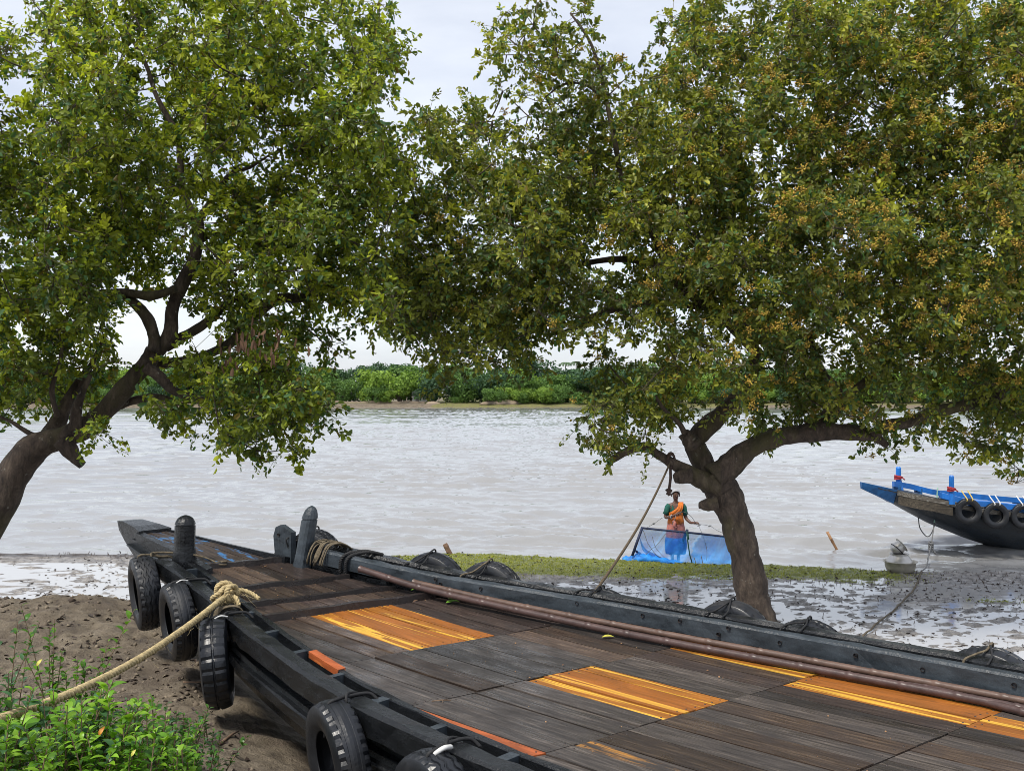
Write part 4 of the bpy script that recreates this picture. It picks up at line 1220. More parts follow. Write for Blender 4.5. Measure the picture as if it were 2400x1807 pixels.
for u, hh in ((6.35, 0.15), (6.3, 0.12), (5.9, 0.14), (5.0, 0.15), (4.42, 0.14), (4.1, 0.15), (3.78, 0.1), (3.7, 0.16), (3.3, 0.12), (2.75, 0.13), (2.3, 0.12), (1.75, 0.13), (1.4, 0.12)):
    b_ = MB(); Mx = Matrix.Translation(BL(u, hw(u) - 0.004, dz(u) + hh)) @ Matrix.Rotation(math.pi / 2, 4, 'X')
    b_.lathe([(0.0, 0.012), (0.008, 0.011), (0.013, 0.007), (0.015, -0.012)], 10, Mx)
    b_.build('bolt', M['iron'], boat)
# mooring posts
def post(u, w_, zb, lean_w, lean_u, hgt, rad, m, lab):
    b_ = MB(); R_ = []
    prof = [(-0.15, 1.25, 0), (0.0, 1.18, 0), (0.14, 1.0, 0), (hgt * 0.72, 1.0, 0), (hgt * 0.77, 1.0, 0), (hgt * 0.775, 0.90, 0), (hgt * 0.795, 0.90, 0), (hgt * 0.80, 1.12, 1), (hgt * 0.86, 1.02, 1), (hgt * 0.93, 0.82, 1), (hgt * 0.975, 0.5, 1), (hgt, 0.12, 1)]
    for z, s_, rd in prof:
        ring_ = []
        for k in range(16):
            a = 2 * math.pi * k / 16 + 0.2
            sq = 1.0 if rd else 1.0 / max(abs(math.cos(a)), abs(math.sin(a))) ** 0.55
            ring_.append(BL(u + lean_u * z / hgt + math.cos(a) * rad * s_ * sq, w_ + lean_w * z / hgt + math.sin(a) * rad * s_ * sq, zb + z))
        R_.append(ring_)
    b_.loft(R_, True, False)
    o = b_.build('mooring_post', m, boat); o['label'] = lab
    return o
post(8.50, -0.40, dz(8.5) + 0.03, 0.01, 0.0, 0.43, 0.086, M['tar'], 'stout black post at the near bow corner')
post(7.86, 0.47, dz(7.86) - 0.03, 0.10, -0.03, 0.60, 0.070, M['slate'], 'taller leaning post at the far bow corner')
# stub plate behind the far post
b_ = MB()
b_.loft([[BL(8.32 + a, w_, dz(8.3) + b) for a, b in ((-0.16, -0.1), (0.1, -0.1), (0.14, 0.18), (0.1, 0.27), (0.02, 0.30), (-0.16, 0.24))] for w_ in (0.56, 0.62)])
b_.build('bow_bracket', M['slate'], boat)
b_ = MB(); b_.lathe([(0, 0.01), (0.014, 0.008), (0.016, -0.01)], 10, Matrix.Translation(BL(8.36, 0.556, dz(8.3) + 0.2)) @ Matrix.Rotation(math.pi / 2, 4, 'X')); b_.build('bolt', M['iron'], boat)

# ------------------------------------------------------------------ tyres
TYR = {}
def tyre_mesh(kind, R_=0.345, Wd=0.20, ri=0.185):
    seg = 96; rnd = np.random.default_rng(kind + 5)
    cols = [-1, -0.82, -0.62, -0.58, -0.38, -0.34, -0.12, -0.04, 0.04, 0.12, 0.34, 0.38, 0.58, 0.62, 0.82, 1]
    V = []
    for s_ in range(seg):
        a = 2 * math.pi * s_ / seg
        for ci, c in enumerate(cols):
            rad = R_ - 0.018 * abs(c) ** 2.5; off = 0
            if kind == 0:      # zigzag ribs
                if ci in (3, 4, 7, 8, 11, 12): rad -= 0.010
                off = 0.006 * (1 if (s_ // 2) % 2 else -1) if 1 < ci < 14 else 0
                if ci in (0, 1, 14, 15) and s_ % 3 == 0: rad -= 0.007
            elif kind == 1:    # lateral bars
                if ci in (7, 8): rad -= 0.010
                if s_ % 4 == 0 and ci not in (7, 8): rad -= 0.008
            else:              # worn smooth with notched shoulders
                if s_ % 3 == 0 and (ci <= 2 or ci >= 13): rad -= 0.010
                if ci in (5, 10): rad -= 0.003
            V.append((math.cos(a) * rad, math.sin(a) * rad, c * Wd / 2 * 0.86 + off))
    nc = len(cols)
    Fq = [(s_ * nc + c, ((s_ + 1) % seg) * nc + c, ((s_ + 1) % seg) * nc + c + 1, s_ * nc + c + 1) for s_ in range(seg) for c in range(nc - 1)]
    me = bpy.data.meshes.new('tread'); me.from_pydata(V, [], Fq); me.materials.append(M['rubber']); me.update()
    sides_ = []
    for sg in (-1, 1):
        b_ = MB()
        e = R_ - 0.018
        prof = [(e, 0.86), (e - 0.004, 0.90), (e - 0.03, 0.97), (R_ * 0.80, 1.04), (R_ * 0.70, 1.0), (R_ * 0.62, 0.9), (ri + 0.014, 0.80), (ri, 0.76), (ri - 0.006, 0.70), (ri + 0.012, 0.62), (R_ * 0.72, 0.74), (R_ * 0.86, 0.80), (R_ * 0.90, 0.5), (R_ * 0.905, 0.0)]
        b_.lathe([(r_, sg * z * Wd / 2) for r_, z in prof], 64)
        sm_ = b_.mesh('sidewall'); sm_.materials.append(M['rubber'])
        sides_.append(sm_)
    return me, sides_
for k in range(3): TYR[k] = tyre_mesh(k)

def tyre(kind, c, axis, roll, label, group, scale=1.0, tilt=0.0):
    """c: world centre; axis: horizontal direction of the axle"""
    e = empty('tyre', c, label, 'tyre', group)
    ax = Vector((axis[0], axis[1], tilt)).normalized()
    q = ax.to_track_quat('Z', 'Y')
    e.rotation_euler = (q.to_matrix() @ Matrix.Rotation(roll, 3, 'Z')).to_euler()
    e.scale = (scale,) * 3
    me, sd_ = TYR[kind]
    link('tread', me, None, e); link('sidewall', sd_[0], None, e); link('sidewall', sd_[1], None, e)
    return e
def tieup(e, pts_, m, rad=0.009, name='lashing'):
    """rope that ties a tyre on; given in world space"""
    Mi = e.matrix_basis.inverted() if True else None
    b_ = MB(); b_.tube([Mi @ Vector(p) for p in curve(pts_, max(10, len(pts_) * 5))], rad / e.scale[0], 6)
    return b_.build(name, m, e)
def rail_normal(u, s_):
    t = Vector((1, s_ * -0 + (hw(u + 0.1) - hw(u - 0.1)) / 0.2 * s_))     # d(w)/du on that side
    nu, nw = -t.y * s_, 1.0 * s_
    p = UD * nu + ND * nw
    v = Vector((p[0], p[1], 0)).normalized()
    return v
near_t = [ # u, extra outboard, top above deck, kind, yaw tweak, label
    (8.62, 0.15, 0.10, 0, -0.17, 'zigzag-treaded tyre hung at the near bow corner by the stout black post'),
    (7.72, 0.15, 0.07, 2, -0.08, 'worn tyre with notched shoulder hung just behind the rope knot on the near rail'),
    (6.72, 0.16, 0.06, 1, -0.36, 'tyre with straight cross grooves hung below the rope knot, seen almost edge-on'),
    (4.66, 0.13, 0.07, 2, -0.16, 'smooth-worn tyre hung from the near rail, its whole hole in view at the bottom'),
    (3.70, 0.13, 0.06, 0, -0.12, 'tyre cut by the bottom edge of the picture, tied with a pale cord')]
for i, (u, ex, top, kd, yaw, lab) in enumerate(near_t):
    nrm = rail_normal(u, -1)
    nrm = Matrix.Rotation(yaw, 3, 'Z') @ nrm
    wq = -(hw(u) + 0.30 + ex * 0.62)
    sc_ = (1.0, 0.97, 1.0, 1.0, 1.0)[i]
    c = BW(u, wq, dz(u) + top - 0.345 * sc_)
    e = tyre(kd, c, nrm, i * 0.7, lab, 'tyres hung from the near rail', sc_, -0.10)
    t = c + Vector((0, 0, 0.345 * sc_ + 0.006))
    rope_m = M['blackrope'] if i not in (0,) else M['oldrope']
    tieup(e, [c + Vector((0, 0, 0.14)) + nrm * 0.08, t + nrm * 0.07 + Vector((0, 0, -0.04)), t + nrm * 0.02, BW(u + 0.02, -(hw(u) + 0.24), dz(u) + NEAR_UP + 0.022), BW(u, -(hw(u) + 0.14), dz(u) + NEAR_UP + 0.012), BW(u - 0.04, -(hw(u) + 0.1), dz(u) + 0.01)], rope_m, 0.011)
    tieup(e, [c + Vector((0, 0, 0.16)) - nrm * 0.09, t - nrm * 0.05, BW(u + 0.06, -(hw(u) + 0.23), dz(u) + NEAR_UP + 0.026), BW(u + 0.09, -(hw(u) + 0.12), dz(u) + 0.03)], rope_m, 0.009)
    if i in (1, 2, 4):
        b_ = [t + nrm * 0.05 + Vector((0.02, 0, -0.02)), t + Vector((0.03, -0.02, 0.012)), t - nrm * 0.06 + Vector((0.02, 0, 0.0))]
        tieup(e, b_, M['whitecord'], 0.006 if i != 4 else 0.013, 'cord')
far_t = [ # px, py (top of the tyre in the photograph), kind, label
    (742, 1248, 0, 'tyre hung outside the far rail right beside the leaning post'),
    (1014, 1303, 2, 'tyre top showing over the far rail in front of the green bank, nearer the post'),
    (1150, 1325, 0, 'round tyre top over the far rail before the green bank, right of its neighbour'),
    (1412, 1388, 1, 'tyre lying low at the far rail where the brown rope comes down'),
    (1718, 1418, 2, 'notched tyre rising over the far rail in front of the tree trunk'),
    (1895, 1463, 0, 'tyre over the far rail just right of the tree trunk where the thin rope ends'),
    (2318, 1528, 1, 'tyre over the far rail near the right edge of the picture, tied with pale rope')]
for i, (px, py, kd, lab) in enumerate(far_t):
    # find the boat station whose outer rail is in line with that pixel
    best = min(np.linspace(0.5, 8.2, 400), key=lambda u: abs((lambda p: CX + F * p.x / p.y)(BW(u, hw(u) + 0.42, 1.9)) - px))
    u = float(best); p = BW(u, hw(u) + 0.42, 0)
    ztop = H - (py - HOR) / F * p.y
    nrm = rail_normal(u, 1)
    lean = (0.12, 0.06, 0.02, 0.12, 0.03, 0.06, 0.06)[i]
    c = Vector((p.x, p.y, ztop - 0.305))
    e = tyre(kd, c, nrm, i * 1.1, lab, 'tyres hung outside the far rail', 1.0, lean)
    t = c + Vector((0, 0, 0.35))
    tieup(e, [c + Vector((0, 0, 0.1)) - nrm * 0.02, t + nrm * 0.04, t - nrm * 0.10 + Vector((0, 0, -0.01)), BW(u + 0.05, hw(u) + 0.24, dz(u) + FAR_UP + 0.026), BW(u + 0.08, hw(u) + 0.12, dz(u) + FAR_UP + 0.005), BW(u + 0.08, hw(u) + 0.14, dz(u) + 0.1)], M['oldrope'] if i in (2, 6) else M['blackrope'], 0.008)
    tieup(e, [c + Vector((0, 0, 0.1)) + nrm * 0.05, t - nrm * 0.02, BW(u - 0.05, hw(u) + 0.26, dz(u) + FAR_UP + 0.03), BW(u - 0.06, hw(u) + 0.13, dz(u) + FAR_UP + 0.0)], M['blackrope'], 0.007)

# ------------------------------------------------------------------ ropes
def twisted(path, R_, m, name, parent=None, pitch=0.11, strands=3, sides=6, loc=None, fray=0):
    P = np.array(path); seg = np.linalg.norm(np.diff(P, axis=0), axis=1); s_ = np.concatenate([[0], np.cumsum(seg)])
    n = max(12, int(s_[-1] / (pitch / 9)))
    q = np.stack([np.interp(np.linspace(0, s_[-1], n), s_, P[:, k]) for k in range(3)], 1)
    T = np.gradient(q, axis=0); T /= np.linalg.norm(T, axis=1, keepdims=True)
    ref = np.array([0.1, 0.2, 1.0]); A = np.cross(T, ref); A /= np.linalg.norm(A, axis=1, keepdims=True) + 1e-9; B = np.cross(T, A)
    ph = np.linspace(0, s_[-1], n) / pitch * 2 * np.pi
    b_ = MB()
    for k in range(strands):
        an = ph + 2 * np.pi * k / strands
        c = q + (A * np.cos(an)[:, None] + B * np.sin(an)[:, None]) * R_ * 0.52
        b_.tube(c, R_ * 0.56, sides)
    r = np.random.default_rng(len(path))
    for k in range(fray):
        i = r.integers(2, n - 8)
        d = r.normal(0, 1, 3) * 0.02
        b_.tube([q[i] + B[i] * R_, q[i + 3] + B[i] * R_ * 1.7 + d, q[i + 6] + B[i] * R_ * 1.2 + d * 2], 0.0012, 3)
    return b_.build(name, m, parent, loc)

# thick pale mooring rope with a big knot on the near rail
kn = BW(7.02, -(hw(7.02) + 0.20), dz(7.02) + NEAR_UP + 0.075)
rope = empty('mooring_rope', kn, 'thick pale twisted rope knotted on the near rail and running out over the shrubs', 'rope')
far_end = at(-330, 1775, 3.9)
path = curve([(0, 0, 0)] + [tuple((far_end - kn) * t + Vector((0, 0, -0.17 * math.sin(math.pi * t)))) for t in (0.2, 0.4, 0.6, 0.8, 1.0)], 60)
twisted(path, 0.024, M['rope'], 'line', rope, 0.115, fray=60)
tv = Vector(((UD[0]), UD[1], 0)); nv = Vector((ND[0], ND[1], 0))
k_path = []
for i in range(60):
    t = i / 59
    a = t * 2 * math.pi * 2.6
    k_path.append(tuple(nv * (0.062 * math.cos(a) + 0.02) + tv * (0.06 * math.sin(a * 0.5) + 0.07 * (t - 0.5)) + Vector((0, 0, 0.06 * math.sin(a) + 0.035 * t))))
twisted(k_path, 0.021, M['rope'], 'knot', rope, 0.10, fray=8)
k2 = [tuple(nv * (0.10 * math.cos(a)) + tv * (0.03 + 0.05 * math.sin(2 * a)) + Vector((0, 0, 0.055 * math.sin(a) - 0.0))) for a in np.linspace(0, 6.0, 40)]
twisted(k2, 0.020, M['rope'], 'knot', rope, 0.10)
twisted(curve([(0, 0, 0.02), tuple(nv * 0.11 + tv * -0.04 + Vector((0, 0, 0.03))), tuple(nv * 0.17 + tv * -0.10 + Vector((0, 0, 0.0))), tuple(nv * 0.2 + tv * -0.16 + Vector((0, 0, -0.04)))], 24), 0.018, M['rope'], 'rope_end', rope, 0.09, fray=10)
twisted(curve([(0, 0, 0.0), tuple(nv * 0.03 + tv * -0.08 + Vector((0, 0, -0.01))), tuple(nv * 0.03 + tv * -0.13 + Vector((0, 0, -0.07)))], 20), 0.018, M['rope'], 'rope_end', rope, 0.09, fray=8)
# thin old bindings round the rail under the knot
b_ = MB()
for k in range(5):
    u = 6.92 - 0.018 * k
    b_.tube(curve([BL(u + 0.05, -(hw(u) + 0.34), dz(u) - 0.1), BL(u + 0.03, -(hw(u) + 0.318), dz(u) + NEAR_UP), BL(u, -(hw(u) + 0.24), dz(u) + NEAR_UP + 0.022 + 0.004 * k), BL(u - 0.02, -(hw(u) + 0.15), dz(u) + NEAR_UP + 0.01), BL(u - 0.03, -(hw(u) + 0.11), dz(u) - 0.05)], 16), 0.006, 5)
o = b_.build('rail_binding', M['oldrope'], boat); o['label'] = 'thin old rope wound round the near rail'
# lashings at the far post and rail end
b_ = MB(); r = np.random.default_rng(4)
for k in range(14):
    u = 7.60 + r.uniform(-0.05, 0.16); h1 = r.uniform(0.0, 0.06)
    b_.tube(curve([BL(u, hw(u) - 0.03 - h1 * 0.5, dz(u) + 0.02 + h1), BL(u - 0.02, hw(u) - 0.035, dz(u) + 0.14), BL(u - 0.03, hw(u) + 0.03, dz(u) + FAR_UP + 0.035 + h1 * 0.6), BL(u - 0.06 + r.normal(0, 0.03), hw(u) + 0.16, dz(u) + FAR_UP + 0.05 + h1 * 0.4), BL(u - 0.06, hw(u) + 0.3, dz(u) + FAR_UP - 0.02)], 18), 0.0075, 5)
o = b_.build('post_lashing', M['oldrope'], boat); o['label'] = 'tangled straw-coloured rope round the far rail end'
for uo in (7.36, 7.30):
    pth = curve([BL(uo + 0.02, hw(uo) - 0.022, dz(uo) + 0.03), BL(uo, hw(uo) - 0.028, dz(uo) + 0.15), BL(uo - 0.03, hw(uo) + 0.03, dz(uo) + FAR_UP + 0.02), BL(uo - 0.10, hw(uo) + 0.17, dz(uo) + FAR_UP + 0.035), BL(uo - 0.14, hw(uo) + 0.3, dz(uo) + FAR_UP)], 30)
    twisted(pth, 0.017, M['blackrope'], 'rail_lashing', boat, 0.07)
# thin pale rope round the near post
b_ = MB()
b_.tube(curve([BL(8.72, -0.60, dz(8.6) + 0.10), BL(8.62, -0.5, dz(8.6) + 0.10), BL(8.42, -0.36, dz(8.5) + 0.09), BL(8.3, -0.27, dz(8.3) + 0.07), BL(8.2, -0.2, dz(8.2) + 0.02)], 24), 0.009, 6)
b_.tube(curve([BL(8.2 + 0.05 * math.cos(a), -0.19 + 0.05 * math.sin(a), dz(8.2) + 0.015 + 0.004 * k) for k, a in enumerate(np.linspace(0, 10, 12))], 40), 0.008, 6)
b_.build('post_rope', M['oldrope'], boat)

# rope from the branch to the far rail, and the short one hanging with a knot
bp_ = at(1570, 1086, DR - 0.15); re_ = BW(3.9, hw(3.9) + 0.29, dz(3.9) + FAR_UP)
bst = min(np.linspace(1, 8, 300), key=lambda u: abs((lambda p: CX + F * p.x / p.y)(BW(u, hw(u) + 0.28, 1.85)) - 1396))
re_ = BW(float(bst), hw(bst) + 0.26, dz(bst) + FAR_UP + 0.0)
e = empty('long_rope', re_, 'long brown rope slanting from tree branch down to far rail of the black boat', 'rope')
v = bp_ - re_
twisted(curve([tuple(v * t + Vector((0, 0, -0.10 * math.sin(math.pi * t)))) for t in np.linspace(0, 1, 8)], 40), 0.0135, M['thinrope'], 'line', e, 0.09)
b_ = MB()
for k in range(4):
    b_.tube([tuple(v + Vector((0.06 * math.cos(a) + 0.02, 0.12 * math.cos(a) * 0.3 + 0.02 * k, 0.09 * math.sin(a) + 0.03 + 0.01 * k))) for a in np.linspace(0, 6.28, 14)], 0.014, 6)
b_.build('knot', M['darkrope'], e)
hp = at(1571, 1092, DR - 0.2); he = at(1568, 1148, DR - 0.2)
e = empty('hanging_rope', he, 'short dark rope dangling from the branch, thick knot beside the head of the woman', 'rope')
b_ = MB(); b_.tube([tuple(hp - he), tuple((hp - he) * 0.5 + Vector((0.012, 0, 0))), (0, 0, 0)], 0.02, 8); b_.build('line', M['darkrope'], e)
b_ = MB()
for (x, z, s_) in ((-0.01, 0.0, 0.026), (0.012, -0.022, 0.030), (-0.008, -0.045, 0.026), (0.008, -0.065, 0.022), (-0.035, 0.0, 0.014)):
    b_.tube([(x - s_, 0, z - s_ * 0.6), (x - s_ * 0.4, 0.01, z), (x + s_ * 0.5, 0, z + s_ * 0.4), (x + s_, 0, z + s_ * 0.2)], [s_ * 0.5, s_ * 0.9, s_ * 0.85, s_ * 0.45], 8)
b_.build('knot', M['darkrope'], e)

# ------------------------------------------------------------------ bamboo poles on the deck
def bamboo(name, ctrl, rad, m, label, group, step=0.34):
    """ctrl in boat coordinates (u, w, z of the axis above deck)"""
    P = curve([tuple(BW(u, w_, dz(u) + zz)) for u, w_, zz in ctrl], 120)
    seg = np.linalg.norm(np.diff(P, axis=0), axis=1); s_ = np.concatenate([[0], np.cumsum(seg)])
    org = P[-1].copy(); n = int(s_[-1] / 0.012)
    st = np.linspace(0, s_[-1], n)
    q = np.stack([np.interp(st, s_, P[:, k]) for k in range(3)], 1) - org
    rr = []
    for t in st:
        x = (t % step); x = min(x, step - x)
        rr.append(rad * (1 + 0.13 * math.exp(-(x / 0.012) ** 2) - 0.05 * math.exp(-((x - 0.025) / 0.01) ** 2)) * (1 - 0.02 * t))
    e = empty(name, org, label, 'bamboo pole', group)
    b_ = MB(); b_.tube(q, rr, 10, False); b_.build('cane', m, e)
    b_ = MB(); Mx = Vector(q[0]); d = (Vector(q[0]) - Vector(q[1])).normalized()
    b_.tube([Vector(q[0]) - d * 0.001, Vector(q[0]) + d * 0.004], [rr[0], rr[0] * 0.7], 10); b_.build('end_face', M['bamboo_tan'], e)
bamboo('bamboo_pole', [(7.08, 0.555, 0.13), (6.3, 0.70, 0.085), (4.9, 0.93, 0.05), (4.1, 1.03, 0.04), (2.8, 1.16, 0.036), (1.63, 1.20, 0.034), (-1.5, 1.12, 0.034)], 0.031, M['bamboo'], 'dark brown bamboo pole lying foremost on the deck along the far rail', 'bamboo poles on the deck')
bamboo('bamboo_pole', [(6.55, 0.735, 0.10), (5.6, 0.90, 0.08), (4.3, 1.095, 0.07), (2.9, 1.235, 0.065), (1.5, 1.275, 0.06), (-1.0, 1.2, 0.05)], 0.027, M['bamboo_tan'], 'lighter tan bamboo pole lying behind the dark one, against the far rail', 'bamboo poles on the deck', 0.4)
bamboo('bamboo_pole', [(2.55, 1.285, 0.03), (2.0, 1.22, 0.03), (1.5, 1.13, 0.027), (0.9, 1.02, 0.026), (-1.0, 0.9, 0.026)], 0.026, M['bamboo'], 'thin bamboo pole showing under the dark one near the right edge', 'bamboo poles on the deck', 0.3)

# fallen leaves and twigs on the deck
LV = [leaf_shape('fallen_leaf', (0.20, 0.30, 0.03), 1, 0.42, 0.15, M['green_leaf']), leaf_shape('fallen_leaf', (0.5, 0.4, 0.05), 1, 0.4, 0.2, M['yellow_leaf']), leaf_shape('fallen_leaf', (0.2, 0.1, 0.05), 1, 0.35, 0.3, M['leafdead'])]
for (px, py, k, s_, rot, lab) in ((1045, 1412, 0, 0.13, 0.5, 'green fallen leaf on the deck beside the bamboo end'), (1410, 1492, 1, 0.10, 0.1, 'pale yellow leaf lying on the deck close to the bamboo pole'), (968, 1410, 2, 0.07, 0.8, 'small curled dry leaf on the last foredeck batten'), (963, 1382, 0, 0.06, 0.3, 'small green leaf on the foredeck under the bamboo'), (1318, 1558, 2, 0.035, 1.2, 'tiny orange-brown leaf on the dark planks in mid deck')):
    d = (H - 1.68) * F / (py - HOR)
    for _ in range(6):
        p = at(px, py, d); u, w_ = uw(p.x, p.y); d = (H - dz(u) - 0.012 - (0.055 if k == 2 and py == 1410 else 0)) * F / (py - HOR)
    p = at(px, py, d)
    o = link('fallen_leaf', LV[k]); o.location = p; o.scale = (s_,) * 3; o.rotation_euler = (0.1, -0.05, rot); tag(o, lab, 'leaf')
def deckp(px, py, up=0.0):
    d = (H - 1.66) * F / (py - HOR)
    for _ in range(6):
        p = at(px, py, d); u, w_ = uw(p.x, p.y); d = (H - dz(u) - up) * F / (py - HOR)
    return at(px, py, d)
p = deckp(1035, 1640, 0.012)
e = empty('twig', p, 'dry forked twig lying on the dark planks near the near rail', 'twig')
b_ = MB(); b_.tube([(-0.06, -0.01, 0), (0, 0, 0.004), (0.06, 0.01, 0)], [0.003, 0.004, 0.003], 6); b_.tube([(0, 0, 0.003), (0.012, -0.02, 0.003), (0.008, -0.035, 0)], [0.003, 0.0025, 0.001], 5); b_.build('stick', M['twig'], e)
# crumbs on the planks
b_ = MB()
for k in range(70):
    u = rp.uniform(1.2, 8.0); w_ = rp.uniform(-0.95, 0.85) * hw(u); s_ = rp.uniform(0.002, 0.006)
    p = BW(u, w_, dz(u) + 0.006 + s_ * 0.4)
    b_.box(p, (s_ * 2, s_, s_), Matrix.Rotation(rp.random() * 3, 3, 'Z'))
o = b_.build('wood_crumbs', plain('pale_crumbs', (0.45, 0.25, 0.12), 0.8, 0.3, 9, 0)); tag(o, 'pale crumbs of wood and petals strewn on the deck', 'crumbs', kind='stuff')

# ------------------------------------------------------------------ the blue boat on the right
DB = 21.6
def zb(x, y): return (2000 + x * 400 / 2212, 1080 + y * 400 / 2212)     # zoom used for measuring
def bb(x, y, dy=0.0):
    q = zb(x, y); return at(q[0], q[1], DB + dy)
org = bb(95, 300); org.z = 0.0
bb_ = empty('blue_boat', (9.6, DB + 0.9, 0), 'bright blue and black wooden boat lying in the water at the right edge', 'boat')
OB = Vector((9.6, DB + 0.9, 0))
top_xz = [(95, 278), (300, 325), (520, 372), (700, 408), (980, 455), (1340, 545), (1700, 600), (2212, 660), (2900, 720), (3900, 760), (5000, 760), (6200, 700), (7000, 600)]
bot_xz = [(95, 350), (300, 440), (480, 530), (700, 650), (1050, 830), (1300, 930), (1600, 1050), (2212, 1240), (2900, 1330), (3900, 1370), (5000, 1370), (6200, 1250), (7000, 900)]
XB0 = bb(95, 0).x
T_ = curve(top_xz, 50); B_ = curve(bot_xz, 50)
def YC(x): return 0.95 * max(0.0, x - XB0) / 5.0
hb = MB(); rails_n = []
for s_ in range(50):
    tx = T_[s_]; bx = B_[min(s_, 49)]
    x = bb(tx[0], 0).x
    f = s_ / 49.0
    half = 0.95 * float(sstep(-0.02, 0.42, np.array(f))) * (1 - 0.55 * float(sstep(0.8, 1.0, np.array(f)))) + 0.05
    zt, zb_ = bb(0, tx[1]).z, bb(0, np.interp(tx[0], [q[0] for q in bot_xz], [q[1] for q in bot_xz])).z
    rails_n.append((x, half, zt, zb_))
def bsec(x, half, zt, zb_, f0=0.0):
    yc = YC(x)
    ring_ = []
    for a, b in ((1, 1), (0.97, 0.84), (0.9, 0.5), (0.6, 0.16), (0.12, 0.0), (-0.12, 0.0), (-0.6, 0.16), (-0.9, 0.5), (-0.97, 0.84), (-1, 1)):
        ring_.append(Vector((x, DB + yc - a * half, zb_ + (zt - zb_) * b)) - OB)
    return ring_
xc = bb(490, 0).x
hb.loft([bsec(*q) for q in rails_n if q[0] > xc], True, True)
M['hullblue'] = tar('blue_black_hull', (0.008, 0.014, 0.022), 0.25, 0.5, 0.15)
hb.build('hull', M['hullblue'], bb_)
cap = MB(); cap.loft([bsec(*q) for q in rails_n[:5]]); 
cap = MB()
cx_ = []
for (a, b, c) in ((95, 276, 352), (180, 294, 392), (300, 322, 444), (420, 346, 500), (505, 366, 545)):
    x = bb(a, 0).x; zt, zb_ = bb(0, b).z + 0.006, bb(0, c).z - 0.006
    half = float(np.interp(x, [q[0] for q in rails_n], [q[1] for q in rails_n])) + 0.012
    cx_.append([Vector((x, DB + YC(x) - half, zt)) - OB, Vector((x, DB + YC(x) + half, zt)) - OB, Vector((x, DB + YC(x) + half * 0.45, zb_)) - OB, Vector((x, DB + YC(x) - half * 0.45, zb_)) - OB])
cap.loft(cx_); o = cap.build('prow_cap', M['blue2'], bb_)
# weathered strip and pale line below the gunwale
def strip(name, m, y0, y1, xs_, out=0.02, thick=0.04):
    b_ = MB(); R_ = []
    for x in xs_:
        i = np.interp(x, T_[:, 0], np.arange(50)); hf = np.interp(i, np.arange(50), [q[1] for q in rails_n])
        X = bb(x, 0).x; yv = np.interp(x, T_[:, 0], T_[:, 1])
        za, zb_ = bb(0, yv + y0).z, bb(0, yv + y1).z
        yy = DB + YC(X) - hf - out
        R_.append([Vector((X, yy, za)) - OB, Vector((X, yy + thick, za)) - OB, Vector((X, yy + thick + 0.01, zb_)) - OB, Vector((X, yy + 0.01, zb_)) - OB])
    b_.loft(R_); return b_.build(name, m, bb_)
M['weather'] = wood_deck('flaking_grey_paint', (0.03, 0.025, 0.02), (0.16, 0.14, 0.115), (0.45, 0.45, 0.43), (0.6, 0.8))
strip('rubbing_strake', M['weather'], 4, 58, np.linspace(510, 5200, 40), 0.03, 0.05)
M['oldplank'] = wood_deck('stained_bow_planking', (0.015, 0.012, 0.01), (0.055, 0.045, 0.033), (0.14, 0.115, 0.08), (0.6, 0.8))
strip('bow_strake', M['oldplank'], 62, 175, np.linspace(520, 1120, 10), 0.012, 0.04)
# blue gunwale rails on both sides, and the blue deck
for sgn, x0, nm in ((-1, 985, 'near'), (1, 705, 'far')):
    b_ = MB(); R_ = []
    for x in np.linspace(x0, 6600, 40):
        i = np.interp(x, T_[:, 0], np.arange(50)); hf = np.interp(i, np.arange(50), [q[1] for q in rails_n])
        X = bb(x, 0).x; z1 = bb(0, np.interp(x, T_[:, 0], T_[:, 1]) - (80 if x < 1500 else 95)).z + (0.03 if sgn > 0 else 0); z0 = z1 - 0.115
        yy = DB + YC(X) + sgn * (hf + 0.02)
        R_.append([Vector((X, yy, z0)) - OB, Vector((X, yy, z1)) - OB, Vector((X, yy - sgn * 0.14, z1 + 0.01)) - OB, Vector((X, yy - sgn * 0.14, z0)) - OB])
    b_.loft(R_); b_.build('gunwale', M['blue'], bb_)
    b_ = MB()
    for x in np.linspace(x0 + 60, 6400, 16):
        i = np.interp(x, T_[:, 0], np.arange(50)); hf = np.interp(i, np.arange(50), [q[1] for q in rails_n])
        X = bb(x, 0).x; zt = bb(0, np.interp(x, T_[:, 0], T_[:, 1])).z
        b_.box(Vector((X, DB + YC(X) + sgn * (hf - 0.06), zt + 0.045)) - OB, (0.16, 0.09, 0.13))
    b_.build('rail_chocks', M['blue2'], bb_)
